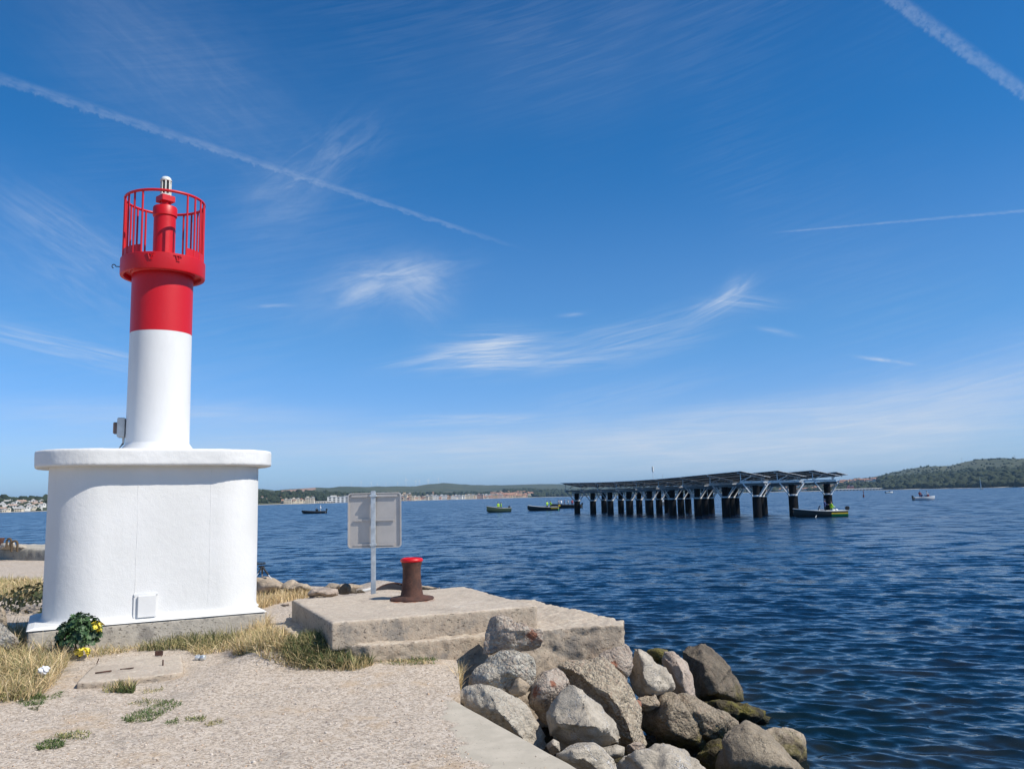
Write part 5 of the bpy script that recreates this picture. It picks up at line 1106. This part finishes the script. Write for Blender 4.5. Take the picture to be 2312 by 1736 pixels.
# ------------------------------------------------------------------ solar platform on piles
def platform():
    A = Vector((-.352, .936, 0)).normalized(); B = Vector((A.y, -A.x, 0)); o0 = P(1711, 1169, WZ)
    S = empty('solar_platform', (o0[0], o0[1], WZ), 'long platform of dark solar panels on rows of black piles standing in the water', 'solar platform', rz=math.atan2(A.y, A.x)-math.pi/2)
    # local frame: y along A (away), x along B (to the right), z above the water
    dA, dB, nA, nB = 5.75, 4.75, 9, 3; ZB = 3.48
    sag = lambda y, k: -k*math.sin(math.pi*min(1, max(0, y/(dA*8))))-(.14 if k > .2 else .32)*max(0, y)/(dA*8)
    up = MB(); up.cyl((0, 0, 2.2), (0, 0, ZB), .37, n=20); upm = up.mesh('pile', M['hdpe'], 40)
    lo = MB(); lo.cyl((0, 0, -2.5), (0, 0, 2.28), .49, .46, 24); lom = lo.mesh('sleeve', M['hdpe'], 40)
    cl = MB(); cl.lathe([(.40, 2.26), (.50, 2.26), (.51, 2.28), (.51, 2.40), (.50, 2.42), (.38, 2.42)], 24)
    for s in (-1, 1): cl.box((s*.50, 0, 2.34), (.16, .22, .16)); cl.box((0, s*.50, 2.34), (.22, .16, .16))
    clm = cl.mesh('collar', M['steel'], 40)
    for i in range(nA):
        for j in range(nB):
            p = link(bpy.data.objects.new('pile', upm), S); p.location = (j*dB, i*dA, sag(i*dA, .10))
            for nm, me in (('sleeve', lom), ('collar', clm)): link(bpy.data.objects.new(nm, me), p)
    def ibeam(a, b, h, w, name='beam'):
        a, b = Vector(a), Vector(b); mb = MB(); mb.bar(a+Vector((0, 0, h/2-.02)), b+Vector((0, 0, h/2-.02)), w, .04); mb.bar(a-Vector((0, 0, h/2-.02)), b-Vector((0, 0, h/2-.02)), w, .04); mb.bar(a, b, w*.35, h-.08)
        n = int((b-a).length/1.4)
        d = (b-a).normalized()
        for k in range(1, n): q = a.lerp(b, k/n); mb.bar(q-d*.02, q+d*.02, w*.92, h-.085)
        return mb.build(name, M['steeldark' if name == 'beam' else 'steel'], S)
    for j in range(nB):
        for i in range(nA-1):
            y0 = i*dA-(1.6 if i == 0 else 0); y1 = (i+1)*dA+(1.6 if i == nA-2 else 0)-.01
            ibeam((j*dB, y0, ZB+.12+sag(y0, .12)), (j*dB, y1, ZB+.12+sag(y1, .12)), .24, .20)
    for i in range(nA): ibeam((-2.0, i*dA, ZB+.365+sag(i*dA, .12)), (2*dB+1.25, i*dA, ZB+.365+sag(i*dA, .12)), .24, .22, 'cross_beam')
    def brace(a, b, w=.11): mb = MB(); mb.bar(a, b, w); mb.build('brace', M['steel'], S)
    for i in range(nA):
        for j in range(nB):
            x, y = j*dB, i*dA; z0, z1 = 2.36+sag(y, .1), ZB+.30+sag(y, .12)
            for s in (-1, 1): brace((x+s*.5, y, z0), (x+s*1.75, y, z1))
            if j != 1:
                for s in (-1, 1): brace((x, y+s*.5, z0), (x, y+s*1.7, z1-.28), .09)
    zt = ZB+.49
    hi, lw, dx0, dx1 = .86, .24, -2.25, 1.15
    for i in range(nA):
        y = i*dA; z = zt+sag(y, .12); zs = zt+sag(y, .34)
        for j in range(nB):
            x = j*dB; mb = MB(); mb.bar((x+dx0, y, zs+hi), (x+dx1, y, zs+lw), .09, .14); mb.bar((x+dx0+.35, y, z), (x+dx0+.35, y, zs+hi-.08), .07); mb.bar((x+dx1-.35, y, z), (x+dx1-.35, y, zs+lw+.04), .07); mb.bar((x+dx0+.45, y, z), (x-.5, y, zs+.50), .08)
            mb.build('rafter', M['steel'], S)
        mb = MB(); x = 2*dB+1.3; mb.bar((x-.6, y, zs+.62), (x+1., y, zs+.30), .08, .12); mb.bar((x-.4, y, z), (x-.2, y, zs+.5), .07); mb.build('rafter', M['steel'], S)
    sol = [M['solar'], M['solarback'], M['steel']]
    def panel(xa, za, xb, zb, i):
        y0 = i*dA-(.9 if i == 0 else -.02); y1 = (i+1)*dA+(.9 if i == nA-2 else -.02); q = [sag(y0, .34)+zt, sag(y1, .34)+zt]; mb = MB()
        for t0, t1 in ((0., .49), (.51, 1.)):
            L = lambda t: (xa+(xb-xa)*t, za+(zb-za)*t)
            (x0, z0), (x1, z1) = L(t0), L(t1); n = 5
            for k in range(n):
                ya, yb = y0+(y1-y0)*(k+.01)/n, y0+(y1-y0)*(k+.985)/n; qa, qb = q[0]+(q[1]-q[0])*k/n, q[0]+(q[1]-q[0])*(k+1)/n; v = []
                for off in (.14, .10): v += [(x0, ya, z0+off+qa), (x1, ya, z1+off+qa), (x1, yb, z1+off+qb), (x0, yb, z0+off+qb)]
                mb.add(v, [(0, 1, 2, 3)], 0); mb.add(v, [(7, 6, 5, 4)], 1); mb.add(v, [(0, 4, 5, 1), (1, 5, 6, 2), (2, 6, 7, 3), (3, 7, 4, 0)], 2)
        for t in (.2, .5, .8): xx, zz = xa+(xb-xa)*t, za+(zb-za)*t; mb.bar((xx, y0, zz+.075+q[0]), (xx, y1, zz+.075+q[1]), .06, .04, 2)
        mb.build('solar_panel', sol, S)
    for i in range(nA-1):
        for j in range(nB): panel(j*dB+dx0-.15, hi+.03, j*dB+dx1+.15, lw-.03, i)
        panel(2*dB+.7, .66, 2*dB+2.3, .34, i)
    mb = MB(); mb.cyl((-2.2, 18, zt+.5), (-2.2, 18, zt+2.1), .03, n=6); m_ = mb.build('mast', M['steel'], S, 40); mb = MB(); mb.box((-2.2, 18, zt+1.95), (.22, .22, .7), bev=.05); mb.build('weather_sensor', M['boatwhite'], m_)
platform()

# ------------------------------------------------------------------ people and boats
def person(name, label, loc, rz, pose, top, pants, cap=None, group=None):
    """one skinned body; pose 'stand', 'hold' (arms forward) or 'sit'"""
    sit = pose == 'sit'; hz = .48 if sit else .94
    J = dict(pel=(0, 0, hz), sp=(0, .01, hz+.22), ch=(0, 0, hz+.42), nk=(0, 0, hz+.56), hd=(0, -.02, hz+.66), tp=(0, -.01, hz+.79))
    rad = dict(pel=.145, sp=.13, ch=.16, nk=.058, hd=.09, tp=.07); E = [('pel', 'sp'), ('sp', 'ch'), ('ch', 'nk'), ('nk', 'hd'), ('hd', 'tp')]
    for s, k in ((-1, 'l'), (1, 'r')):
        if pose == 'stand': arm = [(.20, 0, hz+.46), (.25, .02, hz+.19), (.24, -.10, hz-.04), (.23, -.15, hz-.12)]
        else: arm = [(.20, 0, hz+.46), (.25, -.08, hz+.21), (.15, -.32, hz+.20), (.11, -.40, hz+.21)]
        leg = [(.10, -.02, hz-.06), (.12, -.44, hz-.02), (.13, -.42, .08), (.13, -.55, .05)] if sit else [(.10, 0, hz-.08), (.12, -.02, .50), (.13, .02, .08), (.13, -.13, .05)]
        for n_, q, r_ in zip(('sh', 'el', 'wr', 'hn'), arm, (.075, .055, .042, .045)): J[n_+k] = (s*q[0], q[1], q[2]); rad[n_+k] = r_
        for n_, q, r_ in zip(('hp', 'kn', 'an', 'to'), leg, (.095, .072, .052, .05)): J[n_+k] = (s*q[0], q[1], q[2]); rad[n_+k] = r_
        E += [('ch', 'sh'+k), ('sh'+k, 'el'+k), ('el'+k, 'wr'+k), ('wr'+k, 'hn'+k), ('pel', 'hp'+k), ('hp'+k, 'kn'+k), ('kn'+k, 'an'+k), ('an'+k, 'to'+k)]
    ks = list(J); me = bpy.data.meshes.new('p'); me.from_pydata([J[k] for k in ks], [(ks.index(a), ks.index(b)) for a, b in E], []); o = link(bpy.data.objects.new('p', me))
    md = o.modifiers.new('s', 'SKIN'); sv = me.skin_vertices[0].data
    for i, k in enumerate(ks): sv[i].radius = (rad[k], rad[k]*(.72 if k in ('ch', 'sp', 'pel') else 1)); sv[i].use_root = (k == 'pel')
    sb = o.modifiers.new('d', 'SUBSURF'); sb.levels = 1; body = evaluated(o); bpy.data.objects.remove(o)
    for m in (M['skin'], top, pants, M['dark']): body.materials.append(m)
    wr = [Vector(J['hnl']), Vector(J['hnr'])]
    for f in body.polygons:
        c = f.center; f.use_smooth = True
        if c.z > hz+.53 and abs(c.x) < .13: f.material_index = 0
        elif min((c-w).length for w in wr) < .085: f.material_index = 0
        elif c.z < .09: f.material_index = 3
        elif c.z > hz-.02 and not (sit and c.y < -.16 and abs(c.x) > .06 and c.z < hz+.1): f.material_index = 1
        else: f.material_index = 2
    body.name = 'person'; p = link(bpy.data.objects.new('person', body)); p.location = loc; p.rotation_euler.z = rz; tag(p, label, 'person', group)
    mb = MB(); mb.lathe([(.098, .0), (.10, .05), (.085, .10), (.04, .128), (.005, .132)], 16, (0, .005, hz+.70)); 
    if cap: mb.box((0, -.12, hz+.715), (.13, .11, .015))
    mb.build('cap' if cap else 'hair', cap or M['hair'], p, 60)
    return p
def hull(L, Bm, H, sheer, name, label, cat, group, mats, panel=None, n=22, transom=.82, inflatable=False):
    """open work boat, bow at +x; mats: (hull, gunwale, inside)"""
    s = empty(name, (0, 0, 0), label, cat, group); secs = []
    for i in range(n+1):
        t = i/n; x = -L/2+L*t; w = Bm/2*(transom+(1-transom)*min(1, t/.4) if t < .4 else 1-max(0, (t-.45)/.55)**2.4); w = max(w, .03); z = H+sheer*max(0, (t-.25)/.75)**2; kz = -.28+(.34+sheer*.5)*max(0, (t-.7)/.3)**2
        secs.append((x+.25*max(0, t-.8)*0, w, z, kz))
    prof = lambda w, z, kz: [(w, z), (w*.97, kz+(z-kz)*.62), (w*.86, kz+(z-kz)*.34), (w*.45, kz+(z-kz)*.08), (0, kz)]
    def shell(ins, nm, mat, z_off=0.):
        v, f = [], []
        for x, w, z, kz in secs:
            half = prof(max(.015, w-ins), z+z_off, kz+ins*1.6); ring = [(x, a, b) for a, b in half]+[(x, -a, b) for a, b in half[-2::-1]]; v += ring
        m = 9; f = [(i*m+k, (i+1)*m+k, (i+1)*m+k+1, i*m+k+1) for i in range(n) for k in range(m-1)]+[tuple(range(m))]
        return npl(nm, v, f, mat, s)
    def npl(nm, v, f, mat, par):
        mb = MB(); mb.add(v, f); return mb.build(nm, mat, par, 50)
    shell(0, 'hull', mats[0]); shell(.06, 'inside', mats[2], -.01)
    mb = MB(); g = [(x, w, z) for x, w, z, kz in secs]; path = [(x, w-.03, z) for x, w, z in g]+[(x, -w+.03, z) for x, w, z in g[::-1]]
    if inflatable: mb.tube([(x, y*.98, z-.1) for x, y, z in path], .21, 12)
    else: mb.tube(path, .045, 6, closed=True)
    mb.build('gunwale', mats[1], s, 60)
    v = []; f = []
    for x, w, z, kz in secs: zz = kz+.34; v += [(x, max(.01, w*.8-.05), max(zz, .12)), (x, -max(.01, w*.8-.05), max(zz, .12))]
    npl('floor', v, [(2*i, 2*i+1, 2*i+3, 2*i+2) for i in range(n)], mats[2], s)
    if panel:      # coloured bands round the stern quarter
        k1, bands = panel
        for (fa, fb, mat) in bands:
            v = []; row = []
            for x, w, z, kz in secs[:k1]:
                q = lambda fr: np.interp(fr, [0, .34, .62, 1], [0, .34, .62, 1]); wid = lambda fr: w*float(np.interp(fr, [.08, .34, .62, 1], [.45, .86, .97, 1.]))+.012
                v += [(x, wid(fa), kz+(z-kz)*fa), (x, wid(fb), kz+(z-kz)*fb), (x, -wid(fa), kz+(z-kz)*fa), (x, -wid(fb), kz+(z-kz)*fb)]
            f = [(4*i+a, 4*i+4+a, 4*i+5+a, 4*i+1+a) for i in range(k1-1) for a in (0, 2)]; v0 = len(v); x, w, z, kz = secs[0]
            v += [(a[0]-.012, a[1], a[2]) for a in v[:4]]; f.append((v0, v0+1, v0+3, v0+2)); npl('stern_band', v, f, mat, s)
    return s
def outboard(s, L, z, mat):
    mb = MB(); mb.box((-L/2-.18, 0, z+.32), (.42, .34, .42), bev=.08); o = mb.build('outboard_motor', mat, s, 40); mb = MB(); mb.box((-L/2-.16, 0, z-.3), (.16, .1, .9), bev=.03); mb.build('motor_leg', M['dark'], o, 40)
def console(s, x, mat, h=.75, frame=True):
    mb = MB(); mb.box((x, 0, .12+h/2), (.55, .7, h), bev=.06); c = mb.build('console', mat, s, 40)
    mb = MB(); mb.add([(x+.28, -.34, .12+h), (x+.28, .34, .12+h), (x+.10, .30, .12+h+.38), (x+.10, -.30, .12+h+.38), (x+.26, -.34, .12+h), (x+.26, .34, .12+h), (x+.08, .30, .12+h+.38), (x+.08, -.30, .12+h+.38)], [(0, 1, 2, 3), (7, 6, 5, 4), (0, 3, 7, 4), (1, 5, 6, 2), (3, 2, 6, 7)]); mb.build('windscreen', M['greycloth'], c)
def place(s, px, py, heading): q = P(px, py, WZ); s.location = (q[0], q[1], WZ); s.rotation_euler.z = R(heading); return s
def onboat(s, x, y, z): c, k = math.cos(s.rotation_euler.z), math.sin(s.rotation_euler.z); return (s.location.x+c*x-k*y, s.location.y+k*x+c*y, s.location.z+z)
def boats():
    W, Dk, Ins = M['boatwhite'], M['boatdark'], M['boatinside']
    sp = [(.40, .66, M['boatgreen']), (.66, .80, M['boatyellow'])]
    # work boat at the near end of the platform
    s = hull(5.4, 1.9, .62, .30, 'work_boat', 'dark work boat with white rim and green and yellow stern under the platform end', 'boat', 'work boats', (Dk, W, Ins), (8, sp)); place(s, 1851, 1167, 176)
    console(s, -.2, M['greycloth'], .7); outboard(s, 5.4, .55, M['dark'])
    mb = MB(); mb.bar((.1, .5, .8), (.75, .98, -.05), .05); mb.build('oar', W, s)
    mb = MB(); mb.add(*lump(.30, (-1.3, .2, .62), 3)); mb.add(*lump(.24, (-1.75, -.1, .58), 4)); mb.add(*lump(.22, (-1.5, -.45, .55), 6)); mb.build('sacks', M['whitecloth'], s, 60)
    person('person', 'person in a blue jacket standing at the console of the boat under the platform end', onboat(s, -.6, 0, .13), R(60), 'hold', M['navy'], M['black'], M['navy'])
    person('person', 'person in a yellow hi-vis vest sitting in the boat under the platform end', onboat(s, -1.15, .3, .35), R(100), 'sit', M['hivis'], M['navy'])
    # work boats out beyond the sign
    s = hull(6.2, 2.1, .70, .40, 'work_boat', 'dark work boat with bright green stern just left of the platform', 'boat', 'work boats', (Dk, W, Ins), (6, [(.30, .66, M['boatgreen']), (.66, .80, M['boatyellow'])])); place(s, 1226, 1152.5, 172)
    console(s, -.6, W, .7); outboard(s, 6.2, .6, M['boatyellow'])
    for i, (x, y) in enumerate(((-.9, .3), (-1.5, -.2))): person('person', ('left' if i == 0 else 'right')+' of the two hi-vis workers on the boat with the bright green stern', onboat(s, x, y, .13), R(40+80*i), 'hold', M['hivis'], M['black'], group='workers in hi-vis')
    s = hull(5.6, 2.1, .75, .45, 'work_boat', 'dark green work boat turned towards the viewer, carrying two workers', 'boat', 'work boats', (M['boatgreen2'], M['boatyellow2'], Ins)); place(s, 1124, 1156, 222)
    console(s, -.5, M['greycloth'], .6); outboard(s, 5.6, .6, M['dark'])
    for i, (x, y) in enumerate(((.3, .5), (-1.1, -.3))): person('person', ('left' if i == 0 else 'right')+' of the two hi-vis workers on the dark green boat', onboat(s, x, y, .13), R(20+90*i), 'stand', M['hivis'], M['black'], group='workers in hi-vis')
    # crowded dark inflatable behind the first pile
    s = hull(7.2, 2.3, .7, .3, 'inflatable_boat', 'dark inflatable boat full of people half hidden behind the far end pile', 'boat', None, (M['rubber'], M['rubber'], Ins), inflatable=True); place(s, 1278, 1147, 168); console(s, .2, M['greycloth'], .8); outboard(s, 7.2, .6, M['dark'])
    for i, (x, c) in enumerate(((1.7, 'greycloth'), (1.0, 'whitecloth'), (.4, 'navy'), (-.6, 'greycloth'), (-1.4, 'redcloth'))): person('person', ['person in grey at the bow of the crowded inflatable', 'person in white in the crowded inflatable', 'person in navy in the crowded inflatable', 'person in grey near the stern of the crowded inflatable', 'person in red in the crowded inflatable'][i], onboat(s, x, .4 if i % 2 else -.4, .2), R(rng.uniform(0, 360)), 'hold' if i % 2 else 'stand', M[c], M['navy'], group='people on the crowded inflatable')
    # single driver
    s = hull(5.8, 2.1, .45, .28, 'inflatable_boat', 'low black inflatable boat with one driver left of the sign', 'boat', None, (M['rubber'], M['rubber'], W), inflatable=True); place(s, 709, 1159, 178); console(s, -.7, M['dark'], .95); outboard(s, 5.8, .55, M['dark'])
    mb = MB(); mb.box((1.0, 0, .50), (2.2, 1.1, .1), bev=.04); mb.build('bow_cushion', W, s, 40)
    person('person', 'person in white driving the black inflatable boat', onboat(s, -1.55, 0, .16), R(90), 'hold', M['whitecloth'], M['greycloth'], M['whitecloth'])
    # pleasure boats to the right
    s = hull(4.9, 1.9, .62, .25, 'motor_boat', 'small white motor boat with several people at far right', 'boat', None, (M['boatgreyw'], W, Ins)); place(s, 2087, 1128.5, 2); outboard(s, 4.9, .5, M['dark']); console(s, .1, W, .6)
    for i, (x, c) in enumerate(((-1.1, 'redcloth'), (-.4, 'navy'), (.5, 'whitecloth'), (1.1, 'redcloth'))): person('person', ['person in dark red near the stern of the white motor boat', 'person in navy in the white motor boat', 'person in white in the white motor boat', 'person in red near the bow of the white motor boat'][i], onboat(s, x, .3 if i % 2 else -.3, .22), R(90+rng.uniform(-60, 60)), 'sit' if i % 2 else 'hold', M[c], M['navy'], group='people on the white motor boat')
    s = hull(4.2, 1.7, .6, .3, 'motor_boat', 'tiny distant motor boat between platform and right hill', 'boat', None, (W, W, Ins)); place(s, 2008, 1113, 5); console(s, 0, M['dark'], .9); outboard(s, 4.2, .5, M['dark'])
    def sail(px, py, H, lb, up):
        s = hull(6.5, 2.2, .8, .3, 'sailing_boat', lb, 'boat', None, (W, W, Ins)); place(s, px, py, 80); mb = MB(); mb.box((.3, 0, .95), (2.4, 1.2, .45), bev=.1); mb.build('cabin', W, s, 40); mb = MB(); mb.cyl((.6, 0, .2), (.6, 0, H), .06, .04, 8); mb.build('mast', M['galv'], s, 40)
        mb = MB()
        if up: mb.add([(.5, 0, 1.6), (-2.5, .25, 1.7), (.52, 0, H-.3), (.5, .03, 1.6), (-2.5, .28, 1.7), (.52, .03, H-.3)], [(0, 1, 2), (5, 4, 3), (0, 3, 4, 1), (1, 4, 5, 2), (2, 5, 3, 0)])
        else: mb.cyl((.5, 0, 1.6), (-2.4, 0, 1.65), .13, n=8)
        mb.build('sail', M['sail'], s)
    sail(1499, 1140, 7.5, 'white sailing boat with furled sail seen between the piles', False); sail(2215, 1104, 11., 'tiny white sailing boat close to the wooded shore at right', True)
    q = P(1950, 1122, WZ); mb = MB(); mb.cyl((0, 0, -.6), (0, 0, .7), .30, .26, 14); mb.cyl((0, 0, .7), (0, 0, 1.7), .09, n=8); mb.cyl((0, 0, 1.7), (0, 0, 2.25), .2, .05, 12); o = mb.build('channel_marker', M['rustred']); o.location = (q[0], q[1], WZ); tag(o, 'dark red channel marker post in the water right of the platform', 'buoy')
def lump(r, c, seed):
    bm = bmesh.new(); bmesh.ops.create_icosphere(bm, subdivisions=2, radius=r)
    for w in bm.verts: w.co *= 1+.35*noise.noise(w.co*5+Vector((seed, 0, 0)))
    bm.verts.index_update(); v = [tuple(w.co+Vector(c)) for w in bm.verts]; f = [tuple(w.index for w in q.verts) for q in bm.faces]; bm.free(); return v, f
M['boatgreen2'] = simple('boat_dark_green', (.035, .06, .035), .5); M['boatyellow2'] = simple('boat_rim_grey', (.45, .45, .42), .5); M['boatgreyw'] = simple('boat_grey_white', (.50, .54, .57), .4); M['rustred'] = simple('marker_red', (.14, .03, .025), .6)
boats()

# ------------------------------------------------------------------ air
def haze(dens=HAZE):
    m = bpy.data.materials.new('haze'); m.use_nodes = True; nt = m.node_tree; nt.nodes.remove(nt.nodes['Principled BSDF'])
    pv = nt.nodes.new('ShaderNodeVolumePrincipled'); pv.inputs['Color'].default_value = (.45, .72, 1., 1); pv.inputs['Density'].default_value = dens; pv.inputs['Anisotropy'].default_value = .1
    nt.links.new(pv.outputs[0], nt.nodes['Material Output'].inputs['Volume'])
    mb = MB(); mb.box((0, 0, 70), (26000, 26000, 148)); o = mb.build('haze', m); tag(o, 'thin bluish air over the lagoon', 'haze', kind='stuff')
if HAZE: haze()
